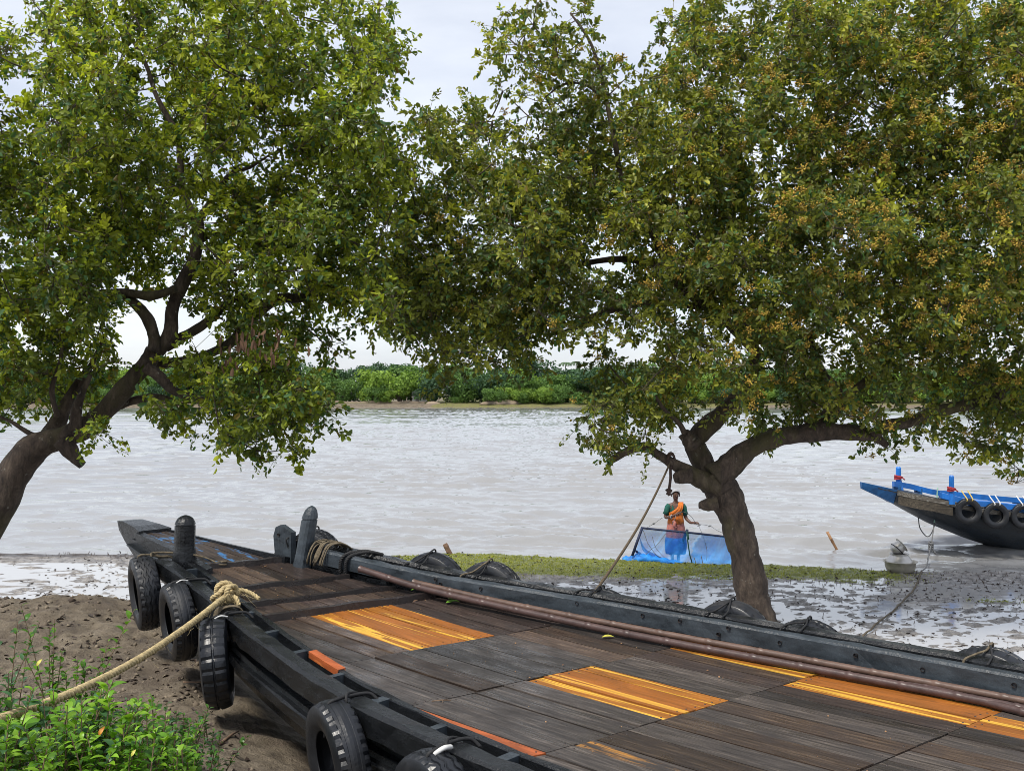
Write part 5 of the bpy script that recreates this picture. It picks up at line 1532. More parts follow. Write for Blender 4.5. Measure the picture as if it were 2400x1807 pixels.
for (x, ytop, sgn, w0) in ((815, 120, 1, 0.062), (1108, 155, -1, 0.055)):
    i = np.interp(x, T_[:, 0], np.arange(50)); hf = np.interp(i, np.arange(50), [q[1] for q in rails_n])
    X = bb(x, 0).x; zt = bb(0, ytop).z; zb_ = bb(0, np.interp(x, T_[:, 0], T_[:, 1])).z - 0.05
    yy = DB + YC(X) + sgn * (hf - 0.02)
    b_ = MB(); b_.tube([Vector((X + (0.03 if sgn > 0 else -0.01), yy, zb_)) - OB, Vector((X + 0.02 * (sgn > 0), yy, zb_ + 0.16)) - OB, Vector((X, yy, zb_ + 0.3)) - OB, Vector((X, yy, zt - 0.03)) - OB, Vector((X, yy, zt)) - OB], [w0 * 1.55, w0 * 1.2, w0, w0, w0 * 0.6], 8, True, False)
    b_.build('post', M['blue'], bb_)
    zr = bb(0, 265 if sgn > 0 else 330).z
    b_ = MB()
    for k in range(4):
        b_.tube([Vector((X + (w0 + 0.022) * math.cos(a), yy + (w0 + 0.022) * math.sin(a), zr + 0.016 * (k - 1.5) + 0.02 * math.cos(a + k))) - OB for a in np.linspace(0, 6.28, 15)], 0.016, 6)
    b_.tube([Vector((X + w0, yy - w0, zr)) - OB, Vector((X + w0 + 0.06, yy - w0, zr - 0.05)) - OB], 0.014, 5)
    b_.build('red_lashing', M['redcord'], bb_)
# deck
b_ = MB(); R_ = []
for q in rails_n[4:47]:
    R_.append([Vector((q[0], DB + YC(q[0]) - q[1] * 0.97, q[2] - 0.015)) - OB, Vector((q[0], DB + YC(q[0]) + q[1] * 0.97, q[2] - 0.015)) - OB, Vector((q[0], DB + YC(q[0]) + q[1] * 0.95, q[2] - 0.05)) - OB, Vector((q[0], DB + YC(q[0]) - q[1] * 0.95, q[2] - 0.05)) - OB])
b_.loft(R_); b_.build('deck', M['oldplank'], bb_)
for i, (x, y, m, lab) in enumerate(((1480, 650, 'yellowcord', 'tyre nearest the prow on the side of the blue boat, tied with yellow cord'), (1835, 705, 'whitecord', 'tyre tied with white cord, second from the prow on the side of the blue boat'), (2195, 715, 'whitecord', 'tyre on the side of the blue boat cut by the right picture edge'))):
    hf = np.interp(np.interp(x, T_[:, 0], np.arange(50)), np.arange(50), [q[1] for q in rails_n])
    c = bb(x, y); c = bb(x, y, YC(c.x) - hf - 0.115)
    e = tyre(2, c, (-0.12, -1), i, lab, 'tyres on the side of the blue boat', 0.80, 0.05)
    for dx in (-0.05, 0.06):
        tieup(e, [c + Vector((dx, 0.02, 0.2)), c + Vector((dx, -0.09, 0.24)), c + Vector((dx * 1.1, -0.05, 0.29)), c + Vector((dx * 1.2, 0.07, 0.36)), c + Vector((dx * 1.2, 0.16, 0.42))], M[m], 0.014)
# its mooring rope: post, sagging bight, knot, then over the mud to the black boat
pr = [bb(1090, 345, 0.02), bb(1075, 520, -0.05), bb(1045, 800, -0.25), bb(1020, 980, -0.7), bb(1000, 1090, -1.0)]
g1 = at(2159, 1349, 18.7)
e = empty('thin_mooring_rope', (g1.x, g1.y, gz(g1.x, g1.y)), 'thin mooring rope from the blue boat post down over the mud to the black boat', 'rope')
OE = Vector(e.location)
b_ = MB(); b_.tube([p - OE for p in [Vector(q) for q in curve(pr[:3], 20)]], 0.015, 6); b_.build('green_part', M['greencord'], e)
path = [pr[2], pr[3], pr[4], bb(965, 1260, -1.6), bb(940, 1370, -2.3), Vector((g1.x, g1.y, gz(g1.x, g1.y) + 0.03))]
b_ = MB(); b_.tube([Vector(p) - OE for p in curve(path, 40)], 0.013, 6)
b_.tube([Vector(p) - OE for p in curve([pr[4] + Vector((0.02, -0.02, 0.06)), pr[4] + Vector((-0.06, -0.1, -0.12)), bb(955, 1270, -1.6)], 14)], 0.014, 6)
b_.build('grey_part', M['greycord'], e)
b_ = MB(); q = pr[4] - OE
for k in range(4): b_.tube([q + Vector((0.045 * math.cos(a), 0.03 * math.sin(a), 0.05 - 0.05 * k + 0.02 * math.sin(a))) for a in np.linspace(0, 6.28, 10)], 0.018, 6)
b_.tube([q + Vector((0.02, 0, -0.08)), q + Vector((0.07, 0, -0.15)), q + Vector((0.1, 0, -0.17))], [0.016, 0.02, 0.028], 6)
b_.build('knot', M['greycord'], e)
g2 = at(1905, 1462, 10.6)
gp = []
for t in np.linspace(0, 1, 40):
    x = g1.x + (g2.x - g1.x) * t + 0.10 * math.sin(t * 7); y = g1.y + (g2.y - g1.y) * t
    zz = gz(x, y) + 0.03
    if t > 0.8: zz = zz + (H - (1462 - HOR) / F * 10.6 - zz) * ((t - 0.8) / 0.2) ** 1.5
    gp.append(Vector((x, y, zz)) - OE)
b_ = MB(); b_.tube(gp, 0.014, 6); b_.build('brown_part', M['oldrope'], e)
b_ = MB(); b_.tube([p - OE for p in [Vector(q) for q in curve([bb(838, 735, 0.3), bb(860, 870, 0.0), bb(945, 975, -0.2), bb(1010, 930, -0.25), bb(1070, 760, -0.1), bb(1110, 600, -0.05), bb(1118, 470, 0.0)], 40)]], 0.012, 6); b_.build('slack_loop', M['greycord'], e)

# ------------------------------------------------------------------ pots at the water's edge
pp = at(2109, 1349, 18.75); pz = gz(pp.x, pp.y)
pz = max(pz, H - (1349 - HOR) / F * 18.75 - 0.01)
e = empty('basin', (pp.x, pp.y, pz), 'wide dull aluminium basin standing at the water edge', 'basin')
b_ = MB(); b_.lathe([(0.0, 0.0), (0.20, 0.0), (0.245, 0.03), (0.275, 0.10), (0.285, 0.19), (0.315, 0.205), (0.318, 0.213), (0.285, 0.205), (0.27, 0.19), (0.255, 0.11), (0.22, 0.035), (0.0, 0.015)], 40); b_.build('bowl', M['aludark'], e)
e = empty('cooking_pot', (pp.x - 0.02, pp.y, pz + 0.02), 'grey metal pot with sloping shoulder sitting inside the basin', 'pot')
b_ = MB(); b_.lathe([(0.0, 0.0), (0.2, 0.02), (0.245, 0.14), (0.235, 0.21), (0.17, 0.295), (0.155, 0.31), (0.175, 0.325), (0.18, 0.335), (0.15, 0.33), (0.14, 0.31), (0.2, 0.22), (0.2, 0.05), (0, 0.03)], 36); b_.build('pot_body', M['alu'], e)
e = empty('small_pot', (pp.x - 0.04, pp.y, pz + 0.36), 'small tilted pot with black straps resting on top of the larger pot', 'pot')
Mx = Matrix.Translation((0.0, 0, 0.10)) @ Matrix.Rotation(math.radians(52), 4, 'Y')
b_ = MB(); b_.lathe([(0.0, -0.13), (0.07, -0.125), (0.115, -0.08), (0.125, -0.01), (0.115, 0.05), (0.105, 0.075), (0.125, 0.09), (0.12, 0.095), (0.1, 0.08), (0.11, 0.0), (0.06, -0.1), (0, -0.11)], 28, Mx); b_.build('pot_body', M['alu'], e)
b_ = MB(); b_.lathe([(0.0, 0.112), (0.10, 0.108), (0.145, 0.095), (0.15, 0.088), (0.10, 0.09), (0, 0.095)], 28, Mx); b_.build('lid', M['aludark'], e)
b_ = MB(); b_.tube([Mx @ Vector(p) for p in ((0.128 * math.cos(a), 0.128 * math.sin(a), -0.03 + 0.02 * math.cos(a)) for a in np.linspace(0, 6.28, 24))], 0.009, 6); b_.build('strap', M['black'], e)

# stakes
e = empty('bamboo_stake', at(1963, 1292, 21.8), 'leaning orange-brown bamboo stake standing in the water', 'stake')
b_ = MB(); v = at(1938, 1246, 21.8) - at(1963, 1292, 21.8)
q = [v * t for t in (-0.4, 0.0, 0.45, 0.47, 0.63, 0.64, 0.66, 0.67, 1.0)]
b_.tube(q, [0.028, 0.028, 0.029, 0.034, 0.03, 0.036, 0.036, 0.031, 0.03], 10); b_.build('cane', M['stake'], e)
sp_ = at(1057, 1299, 19.9)
e = empty('wood_stump', (sp_.x, sp_.y, sp_.z - 0.03), 'short reddish wooden stump leaning at the edge of the green bank', 'stump')
b_ = MB(); v = at(1044, 1273, 19.9) - at(1057, 1299, 19.9)
b_.tube([v * t + Vector((0, 0, 0.0)) for t in (-0.4, 0.2, 0.6, 0.9, 1.1)], [0.06, 0.055, 0.05, 0.055, 0.045], 9, True, False); b_.build('log', M['stump'], e)

# ------------------------------------------------------------------ the woman with the net
PX, PY = 3.46, 20.75
foot = -0.06
wo = empty('person', (PX, PY, foot), 'woman in green blouse and orange sari standing in the shallows handling the blue net', 'person')
# body: skin modifier on a skeleton
J = [((0, 0, 0.80), 0.115), ((0, 0.0, 0.93), 0.105), ((0, 0.01, 1.08), 0.112), ((0, 0.01, 1.20), 0.098), ((0, 0.0, 1.275), 0.05), ((-0.005, -0.01, 1.33), 0.044), ((-0.008, -0.025, 1.39), 0.068), ((-0.008, -0.025, 1.46), 0.078), ((-0.008, -0.018, 1.525), 0.052)]
E = [(0, 1), (1, 2), (2, 3), (3, 4), (4, 5), (5, 6), (6, 7), (7, 8)]
def chain(start, L_):
    a = start
    for p, r_ in L_:
        J.append((p, r_)); E.append((a, len(J) - 1)); a = len(J) - 1
    return a
chain(0, [((-0.075, 0, 0.72), 0.085), ((-0.085, -0.03, 0.44), 0.058), ((-0.08, 0.0, 0.40), 0.056), ((-0.075, 0.02, 0.10), 0.036), ((-0.075, 0.0, 0.04), 0.036), ((-0.085, -0.13, 0.02), 0.028)])
chain(0, [((0.075, 0, 0.72), 0.085), ((0.07, -0.03, 0.44), 0.058), ((0.07, 0.0, 0.40), 0.056), ((0.06, 0.03, 0.10), 0.036), ((0.06, 0.01, 0.04), 0.036), ((0.07, -0.12, 0.02), 0.028)])
# arm on the left of the picture is bent in front of the chest, the other reaches out
wl = chain(3, [((-0.15, 0.0, 1.20), 0.056), ((-0.215, -0.02, 1.05), 0.045), ((-0.225, -0.05, 0.955), 0.040), ((-0.13, -0.17, 0.985), 0.033), ((-0.06, -0.21, 1.03), 0.026)])
wr = chain(3, [((0.15, 0.0, 1.20), 0.056), ((0.195, -0.01, 1.03), 0.045), ((0.215, -0.02, 0.93), 0.040), ((0.29, -0.12, 0.86), 0.032), ((0.335, -0.17, 0.865), 0.026)])
def hand(w_, d, up):
    """palm and five bent fingers; d along the hand, up = back of the hand"""
    o_ = Vector(J[w_][0]); d = Vector(d).normalized(); s_ = Vector(up).cross(d).normalized(); up = d.cross(s_)
    pk = chain(w_, [(tuple(o_ + d * 0.045), 0.024)])
    for k, (off, ln) in enumerate(((-0.026, 0.058), (-0.009, 0.068), (0.009, 0.064), (0.026, 0.05))):
        b0 = o_ + d * 0.075 + s_ * off
        chain(pk, [(tuple(b0), 0.0095), (tuple(b0 + d * ln * 0.45 - up * 0.008), 0.0088), (tuple(b0 + d * ln * 0.75 - up * 0.03), 0.0082), (tuple(b0 + d * ln * 0.72 - up * 0.05), 0.0075)])
    b0 = o_ + d * 0.03 - s_ * 0.03
    chain(pk, [(tuple(b0 - up * 0.005), 0.0105), (tuple(b0 + d * 0.03 - s_ * 0.012 - up * 0.022), 0.0095), (tuple(b0 + d * 0.052 + s_ * 0.005 - up * 0.035), 0.0085)])
hand(wl, (0.75, -0.3, 0.45), (0, -0.7, 0.6))
hand(wr, (0.75, -0.45, 0.1), (0, -0.3, 0.95))
bm_ = bpy.data.meshes.new('body'); bm_.from_pydata([j[0] for j in J], E, [])
bo = link('body', bm_, M['skin'], wo)
sk = bo.modifiers.new('skin', 'SKIN'); sk.use_smooth_shade = True
sv = bm_.skin_vertices[0].data
for i, (p, r_) in enumerate(J):
    sv[i].radius = (r_, r_); sv[i].use_root = (i == 0)
sv[6].radius = (0.066, 0.072); sv[7].radius = (0.072, 0.085)
ss = bo.modifiers.new('sub', 'SUBSURF'); ss.levels = 2; ss.render_levels = 2
# face
fb = MB()
for sx in (-1, 1):
    fb.lathe([(0, 0.008), (0.007, 0.006), (0.010, 0)], 8, Matrix.Translation((-0.008 + sx * 0.027, -0.098, 1.432)) @ Matrix.Rotation(math.pi / 2, 4, 'X'))
fb.build('eyes', M['eye'], wo)
fb = MB(); fb.tube([(-0.008, -0.098, 1.44), (-0.008, -0.112, 1.415), (-0.008, -0.118, 1.403), (-0.008, -0.1, 1.395)], [0.007, 0.011, 0.014, 0.006], 8)
for sx in (-1, 1): fb.tube([(-0.008 + sx * 0.075, -0.01, 1.44), (-0.008 + sx * 0.085, -0.005, 1.43), (-0.008 + sx * 0.08, -0.01, 1.405), (-0.008 + sx * 0.073, -0.015, 1.395)], [0.008, 0.014, 0.013, 0.006], 8)
fb.build('nose_and_ears', M['skin'], wo)
fb = MB(); fb.tube([(-0.03, -0.091, 1.373), (-0.008, -0.1, 1.372), (0.014, -0.091, 1.373)], [0.004, 0.008, 0.004], 8); fb.build('mouth', M['lip'], wo)
# grey hair as a cap over the back and top of the head
V = []; Fq = []; n1, n2 = 22, 9
for i in range(n2):
    ph = math.pi * 0.60 * i / (n2 - 1)
    for k in range(n1):
        a = 2 * math.pi * k / n1
        fr = max(0.0, -math.sin(a))            # the forehead is bare
        lim = 1.0 - 0.50 * fr
        ph_ = ph * lim
        rx, ry, rz = 0.083, 0.098, 0.092
        j = 1 + 0.03 * math.sin(a * 7 + i * 2)
        V.append((-0.008 + rx * j * math.sin(ph_) * math.cos(a), -0.018 + ry * j * math.sin(ph_) * math.sin(a), 1.46 + rz * math.cos(ph_)))
for i in range(n2 - 1):
    for k in range(n1): Fq.append((i * n1 + k, (i + 1) * n1 + k, (i + 1) * n1 + (k + 1) % n1, i * n1 + (k + 1) % n1))
hm = npmesh('hair', np.array(V), np.array(Fq), None, True); ho = link('hair', hm, M['hair'], wo)
sm_ = ho.modifiers.new('thick', 'SOLIDIFY'); sm_.thickness = 0.012; sm_.offset = 1
# blouse: torso and sleeves
def ell(cx2, cy2, z, rx, ry, n=20, wob=0.0, ph=0.0, fn=9):
    return [Vector((cx2 + rx * (1 + wob * math.sin(fn * a + ph)) * math.cos(a), cy2 + ry * (1 + wob * math.sin(fn * a + ph)) * math.sin(a), z)) for a in (2 * math.pi * k / n for k in range(n))]
b_ = MB()
b_.loft([ell(0, 0.008, 0.93, 0.128, 0.108), ell(0, 0.008, 1.0, 0.135, 0.118), ell(0, 0.005, 1.10, 0.15, 0.128), ell(0, 0.008, 1.19, 0.155, 0.105), ell(0, 0.014, 1.235, 0.135, 0.08), ell(0, 0.022, 1.262, 0.085, 0.062)], False, True)
for sx, a, b_e in ((-1, (-0.13, 0.0, 1.212), (-0.225, -0.025, 1.02)), (1, (0.13, 0.0, 1.212), (0.205, -0.015, 1.01))):
    a, b2 = Vector(a), Vector(b_e)
    b_.tube([a, a.lerp(b2, 0.3) + Vector((sx * 0.01, 0, 0.01)), a.lerp(b2, 0.65), b2], [0.066, 0.070, 0.063, 0.060], 12)
bo2 = b_.build('blouse', M['blouse'], wo)
b_ = MB(); b_.loft([[Vector(p) for p in q] for q in ([(-0.09, -0.070, 1.252), (0.05, -0.070, 1.252), (0.05, -0.05, 1.25), (-0.09, -0.05, 1.25)], [(-0.075, -0.102, 1.215), (0.035, -0.104, 1.215), (0.035, -0.08, 1.21), (-0.075, -0.08, 1.21)], [(-0.05, -0.130, 1.15), (0.015, -0.133, 1.15), (0.015, -0.11, 1.15), (-0.05, -0.11, 1.15)], [(-0.02, -0.137, 1.10), (0.0, -0.137, 1.10), (0.0, -0.12, 1.10), (-0.02, -0.12, 1.10)])]); b_.build('neckline', M['skin'], wo)
# skirt with folds, wet and hitched at one side
b_ = MB(); R_ = []
for z, rx, ry, wb in ((0.95, 0.132, 0.115, 0.0), (0.86, 0.155, 0.135, 0.02), (0.74, 0.178, 0.15, 0.04), (0.60, 0.188, 0.15, 0.05), (0.50, 0.188, 0.148, 0.05), (0.44, 0.18, 0.14, 0.05)):
    ring_ = ell(0.0, 0.0, z, rx, ry, 40, wb, z * 2.0, 8)
    if z < 0.3: ring_ = [p + Vector((0, 0, 0.05 * math.sin(3 * p.x / 0.19 + 1.2))) for p in ring_]
    R_.append(ring_)
b_.loft(R_, False, True); so_ = b_.build('skirt', M['skirt'], wo)
so_.modifiers.new('thick', 'SOLIDIFY').thickness = 0.008
b_ = MB(); b_.loft([ell(0.0, 0.0, z, rx, ry, 40, wb, z * 2.0 + 0.6, 8) for z, rx, ry, wb in ((0.54, 0.200, 0.165, 0.05), (0.46, 0.212, 0.170, 0.06), (0.36, 0.215, 0.168, 0.07), (0.24, 0.20, 0.155, 0.09), (0.19, 0.19, 0.145, 0.11))], False, True)
so_ = b_.build('petticoat', M['petticoat'], wo); so_.modifiers.new('thick', 'SOLIDIFY').thickness = 0.006
# orange cloth: wrapped round waist and hips, then over the shoulder
b_ = MB()
b_.loft([ell(0, 0.002, z, rx, ry, 36, wb, z * 30, 11) for z, rx, ry, wb in ((0.83, 0.172, 0.152, 0.035), (0.88, 0.170, 0.150, 0.03), (0.95, 0.160, 0.142, 0.02), (1.02, 0.158, 0.145, 0.015), (1.07, 0.158, 0.146, 0.01))], False, True)
R_ = []
for t in np.linspace(0, 1, 16):
    # band from the hip on the left of the picture up over the other shoulder and down the back
    p0 = curve([(-0.09, -0.145, 1.02), (-0.02, -0.160, 1.08), (0.05, -0.158, 1.14), (0.085, -0.125, 1.21), (0.10, -0.03, 1.285), (0.10, 0.09, 1.23), (0.08, 0.13, 1.08), (0.06, 0.135, 0.9)], 16)[int(round(t * 15))]
    wd = np.interp(t, [0, 0.25, 0.5, 0.7, 1], [0.115, 0.085, 0.055, 0.07, 0.09])
    dn = np.interp(t, [0, 0.3, 0.55, 1], [0.9, 0.8, 0.1, 0.0])
    q = []
    for k in range(9):
        s_ = (k / 8 - 0.5) * 2
        q.append(Vector((p0[0] + s_ * wd * (1 - dn * 0.35), p0[1] + 0.010 * math.sin(k * 2.2) + 0.02 * s_ * s_ * (1 if p0[1] < 0 else -1), p0[2] + s_ * wd * dn * -0.35)))
    R_.append(q)
P = [p for q in R_ for p in q]; fs = [(i * 9 + k, i * 9 + k + 1, (i + 1) * 9 + k + 1, (i + 1) * 9 + k) for i in range(15) for k in range(8)]
b_.add(P, fs, True)
so_ = b_.build('sari', M['sari'], wo); so_.modifiers.new('thick', 'SOLIDIFY').thickness = 0.008
b_ = MB(); b_.tube(curve([(-0.09, -0.16, 0.9), (-0.05, -0.185, 0.87), (-0.06, -0.185, 0.80), (-0.03, -0.18, 0.76)], 14), [0.03] * 5 + [0.034] * 5 + [0.028] * 4, 8); b_.build('waist_knot', M['skirt'], wo)
b_ = MB(); b_.tube([(-0.118 + 0.036 * math.cos(a) * 0.5, -0.178 + 0.03 * math.cos(a) * 0.5, 0.992 + 0.042 * math.sin(a)) for a in np.linspace(0, 6.28, 14)], 0.008, 6); b_.build('bangle', M['whitecord'], wo)

# net: pole frame, sheet of netting, gathered bunt
ND_ = 20.0
def nn(x, y, dy=0.0):    # zoom (1480,1120)-(1740,1350) pixels
    return at(1480 + x * 260 / 1882, 1120 + y * 230 / 1665, ND_ + dy)
ON = nn(800, 1440); ON.z = 0.0
ne = empty('fishing_net', ON, 'blue push net on a dark pole frame standing at the water edge before the woman', 'fishing net')
def pole(a, b, r0, r1): 
    b_ = MB(); b_.tube([a - ON, a.lerp(b, 0.5) - ON + Vector((0, 0, 0.008)), b - ON], [r0, (r0 + r1) / 2, r1], 8); b_.build('pole', M['netpole'], ne)
tl, tr_ = nn(190, 850), nn(2010, 1040)
pole(nn(170, 845), tr_, 0.022, 0.021)
pole(nn(185, 830), nn(10, 1320, -0.1), 0.028, 0.028)
pole(nn(1990, 1030), nn(2150, 1500, -0.1), 0.032, 0.032)
pole(nn(940, 890), nn(860, 1100, 0.8), 0.034, 0.03)
pole(nn(60, 1230), nn(180, 1310, 0.6), 0.024, 0.022)
b_ = MB(); b_.tube([nn(935, 900, -0.02) - ON, nn(950, 1060, -0.03) - ON, nn(985, 1300, -0.02) - ON, nn(1035, 1470, 0.0) - ON], 0.013, 6); b_.tube([nn(960, 940, -0.03) - ON, nn(968, 1040, -0.03) - ON], 0.011, 6); b_.build('cord', plain('dark_green_cord', (0.01, 0.07, 0.06), 0.7, 0.2, 10, 0), ne)
V = []; nu, nv_ = 48, 18
top = curve([(190, 870), (900, 930), (1500, 995), (2000, 1045)], nu); botl = curve([(20, 1390), (500, 1420), (1000, 1490), (1500, 1500), (2140, 1500)], nu)
for j in range(nv_):
    t = j / (nv_ - 1)
    for i in range(nu):
        x = top[i][0] * (1 - t) + botl[i][0] * t; y = top[i][1] * (1 - t) + botl[i][1] * t
        dy = 0.18 * math.sin(math.pi * t) * (0.6 + 0.4 * math.sin(i * 0.5)) + 0.03 * math.sin(i * 1.3 + t * 4) + 0.1 * t
        V.append(nn(x, y, dy) - ON)
idx = np.arange(nu * nv_).reshape(nv_, nu)
Fq = np.stack([idx[:-1, :-1], idx[:-1, 1:], idx[1:, 1:], idx[1:, :-1]], -1).reshape(-1, 4)
link('netting', npmesh('netting', np.array(V), Fq, None, True), M['net'], ne)
# second layer of netting, the back of the bag
V2 = [v + Vector((0.03 * math.sin(k * 0.7), 0.55 * math.sin(math.pi * min(1, (k // nu) / (nv_ - 1) * 0.9 + 0.1)), -0.02)) for k, v in enumerate(V)]
link('netting', npmesh('netting', np.array(V2)[nu * 0:], Fq[(nu - 1) * 0:].reshape(nv_ - 1, nu - 1, 4)[:, 24:].reshape(-1, 4), None, True), M['net'], ne)
# gathered net along the bottom and a fold rising to the left corner
R_ = []
lump = curve([(-150, 1390, 60), (0, 1385, 85), (150, 1370, 100), (330, 1380, 90), (560, 1420, 75), (800, 1455, 55), (1000, 1490, 30), (1150, 1500, 26), (1270, 1480, 34), (1400, 1500, 12), (1800, 1505, 8)], 60)
for i, q in enumerate(lump):
    c = nn(q[0], q[1]) - ON; rd = q[2] * 260 / 1882 / F * ND_
    R_.append([c + Vector((0.0, rd * 1.2 * math.cos(a) * (1 + 0.12 * math.sin(5 * a + i)), rd * 0.85 * math.sin(a) * (1 + 0.22 * math.sin(3 * a + i * 1.7) + 0.12 * math.sin(i * 0.9)))) for a in (2 * math.pi * k / 14 for k in range(14))])
b_ = MB(); b_.loft(R_, True, True); b_.build('gathered_net', M['netdense'], ne)
b_ = MB()
fold = curve([(145, 1020, 8), (170, 1120, 26), (230, 1230, 40), (360, 1300, 46), (520, 1380, 40), (660, 1420, 30)], 30)
b_.loft([[nn(q[0] + dx * q[2] * 0.5, q[1] - dx * q[2] * 0.5, 0.02 * math.cos(k)) - ON + Vector((0, 0.03 * math.cos(dx * 2), 0)) for k, dx in enumerate((-1, -0.4, 0.4, 1, 0.4, -0.4))] for q in fold], True, True)
b_.build('net_fold', M['net'], ne)
# cords she is sorting: from the frame to her hands
hl = Vector((PX - 0.02, PY - 0.23, foot + 1.05)); hr = Vector((PX + 0.39, PY - 0.21, foot + 0.85))
b_ = MB()
def cord(pl, r_=0.005): b_.tube([Vector(p) - ON for p in curve(pl, 20)], r_, 5)
cord([nn(240, 850), nn(380, 770, 0.1), nn(530, 670, 0.3), hl + Vector((-0.1, 0.02, -0.03)), hl])
cord([hl, nn(870, 570, 0.4), nn(1000, 640, 0.45), hr])
cord([hr, nn(1130, 800, 0.35), nn(1190, 930, 0.2), nn(1270, 1180, 0.1), nn(1275, 1400, 0.1)])
cord([hr, nn(1320, 810, 0.3), nn(1460, 890, 0.1), nn(1700, 1000)])
cord([hl + Vector((-0.03, -0.02, -0.02)), nn(740, 680, 0.45), nn(690, 790, 0.42)], 0.006)
cord([nn(200, 890), nn(250, 1040, -0.02), nn(290, 1130, -0.03), nn(420, 1300, -0.03), nn(600, 1400)], 0.006)
cord([nn(580, 940, -0.02), nn(440, 1120, -0.03), nn(330, 1210, -0.03), nn(230, 1310)], 0.005)
cord([nn(340, 960, -0.01), nn(400, 1160, 0.0), nn(500, 1290, 0.0), nn(620, 1400)], 0.005)
cord([nn(1060, 1350), nn(1080, 1410), nn(1100, 1470)], 0.008); cord([nn(1180, 1320), nn(1200, 1420), nn(1205, 1490)], 0.008)
for q in (nn(375, 772, 0.1), nn(1140, 802, 0.35), nn(1325, 812, 0.3)):
    b_.tube([q - ON + Vector((-0.03, 0, -0.012)), q - ON, q - ON + Vector((0.035, 0, 0.008))], [0.008, 0.02, 0.008], 6)
b_.build('cords', M['greycord'], ne)

# ------------------------------------------------------------------ shore growth: grass, sprouts, litter
def scatter(n, x0, x1, y0, y1, seed, test=None):
    r = np.random.default_rng(seed); X = r.uniform(x0, x1, n); Y = r.uniform(y0, y1, n)
    if test is not None:
        k = test(X, Y, r); X, Y = X[k], Y[k]
    return X, Y, ground_h(X, Y), r
def grass_mask(X, Y, r):
    m_ = sstep(17.5, 18.4, Y + 0.5 * fbm(X * 0.8, Y * 0.8, 61, 3)) * (1 - sstep(shore(X) - 0.45, shore(X) + 0.1, Y)) * sstep(-3.2, -2.0, X) * (1 - sstep(6.3, 8.2, X))
    m_ = np.clip(m_ + sstep(0.3, 0.75, 1 - np.hypot((X - 8.1) / 1.1, (Y - 16.2) / 0.45)), 0, 1)
    return r.random(len(X)) < m_ * (0.35 + 0.9 * vnoise(X * 3, Y * 5, 9))
X, Y, Z, r = scatter(90000, -3.4, 9.4, 15.6, 20.4, 71, grass_mask)
n = len(X)
hgt = r.uniform(0.01, 0.03, n); an = r.random(n) * 6.28
dx = np.cos(an) * 0.008; dy = np.sin(an) * 0.008
P = np.stack([X, Y, Z - 0.003], 1)
V = np.stack([P + np.stack([dx, dy, 0 * dx], 1), P - np.stack([dx, dy, 0 * dx], 1), P + np.stack([r.normal(0, 0.015, n), r.normal(0, 0.015, n), hgt], 1)], 1).reshape(-1, 3)
cg = (np.array([0.26, 0.31, 0.03]) + r.random((n, 1)) * np.array([0.22, 0.15, 0.05])) * r.uniform(0.6, 1.2, (n, 1))
o = link('grass', npmesh('grass', V, np.arange(n * 3).reshape(-1, 3), np.repeat(cg, 3, 0)), M['grassblade']); tag(o, 'low green turf on the rise along the water', 'grass', kind='stuff')
# dark sprouts and stalks
def sprout_test(X, Y, r):
    a = (X > 4.5) * sstep(15.2, 18.2, Y) * 0.5 + np.exp(-((X - 9.0) / 1.2) ** 2 - ((Y - 16) / 0.9) ** 2) * 0.9
    b = (X < -2.5) * np.exp(-((Y - shore(X) + 0.35) / 0.3) ** 2) * 0.9
    c = 0.10 * (Y > 13) * (vnoise(X * 1.5, Y * 2, 14) > 0.5)
    return (r.random(len(X)) < np.clip(a + b + c, 0, 1)) & (Y < shore(X) - 0.05)
X, Y, Z, r = scatter(9000, -10, 11.5, 12.5, 21, 72, sprout_test)
n = len(X); k = 4
hgt = r.uniform(0.02, 0.075, n)
t = np.linspace(0, 1, k)[None, :, None]
base_ = np.stack([X, Y, Z - 0.01], 1)[:, None, :]
lean = np.stack([r.normal(0, 0.4, n), r.normal(0, 0.3, n), np.ones(n)], 1)[:, None, :] * hgt[:, None, None]
path = base_ + lean * t
V, Fq = tubes_np(path, np.repeat(np.linspace(0.007, 0.003, k)[None], n, 0) * r.uniform(0.6, 1.4, (n, 1)), 3)
o = link('mangrove_sprouts', npmesh('mangrove_sprouts', V, Fq), plain('dark_sprout', (0.075, 0.05, 0.035), 0.8, 0.4, 3, 0)); tag(o, 'short dark sprouts sticking out of the wet mud', 'sprouts', kind='stuff')
# litter of dark leaves and clods on the flat and on the mound
def lit_test(X, Y, r):
    u, w_ = uw(X, Y)
    return ((w_ > 1.9) | (w_ < np.interp(u, [5, 7, 9, 11], [-1.7, -1.0, 0.4, 1.4]))) & (Y < shore(X) - 0.1) & (r.random(len(X)) < np.where(w_ > 1.9, 0.5, 1.0) * (0.35 + 0.65 * (vnoise(X * 1.2, Y * 2.0, 44) > 0.5)))
X, Y, Z, r = scatter(15000, -9, 11, 4.5, 20.8, 73, lit_test)
n = len(X); Z = np.where((Y > 12.5), np.maximum(Z, PUD), Z)
A = np.stack([r.normal(0, 1, n), r.normal(0, 1, n), r.normal(0, 0.15, n)], 1); Nn = r.normal(0, 0.3, (n, 3)) + np.array([0, 0, 1])
V, Fq = leaf_geo(np.stack([X, Y, Z + 0.008], 1), A, Nn, r.uniform(0.03, 0.09, n), r.uniform(0.015, 0.035, n), 0.4)
o = link('leaf_litter', npmesh('leaf_litter', V, Fq), M['litter']); tag(o, 'dark fallen leaves strewn over the mud', 'leaf litter', kind='stuff')
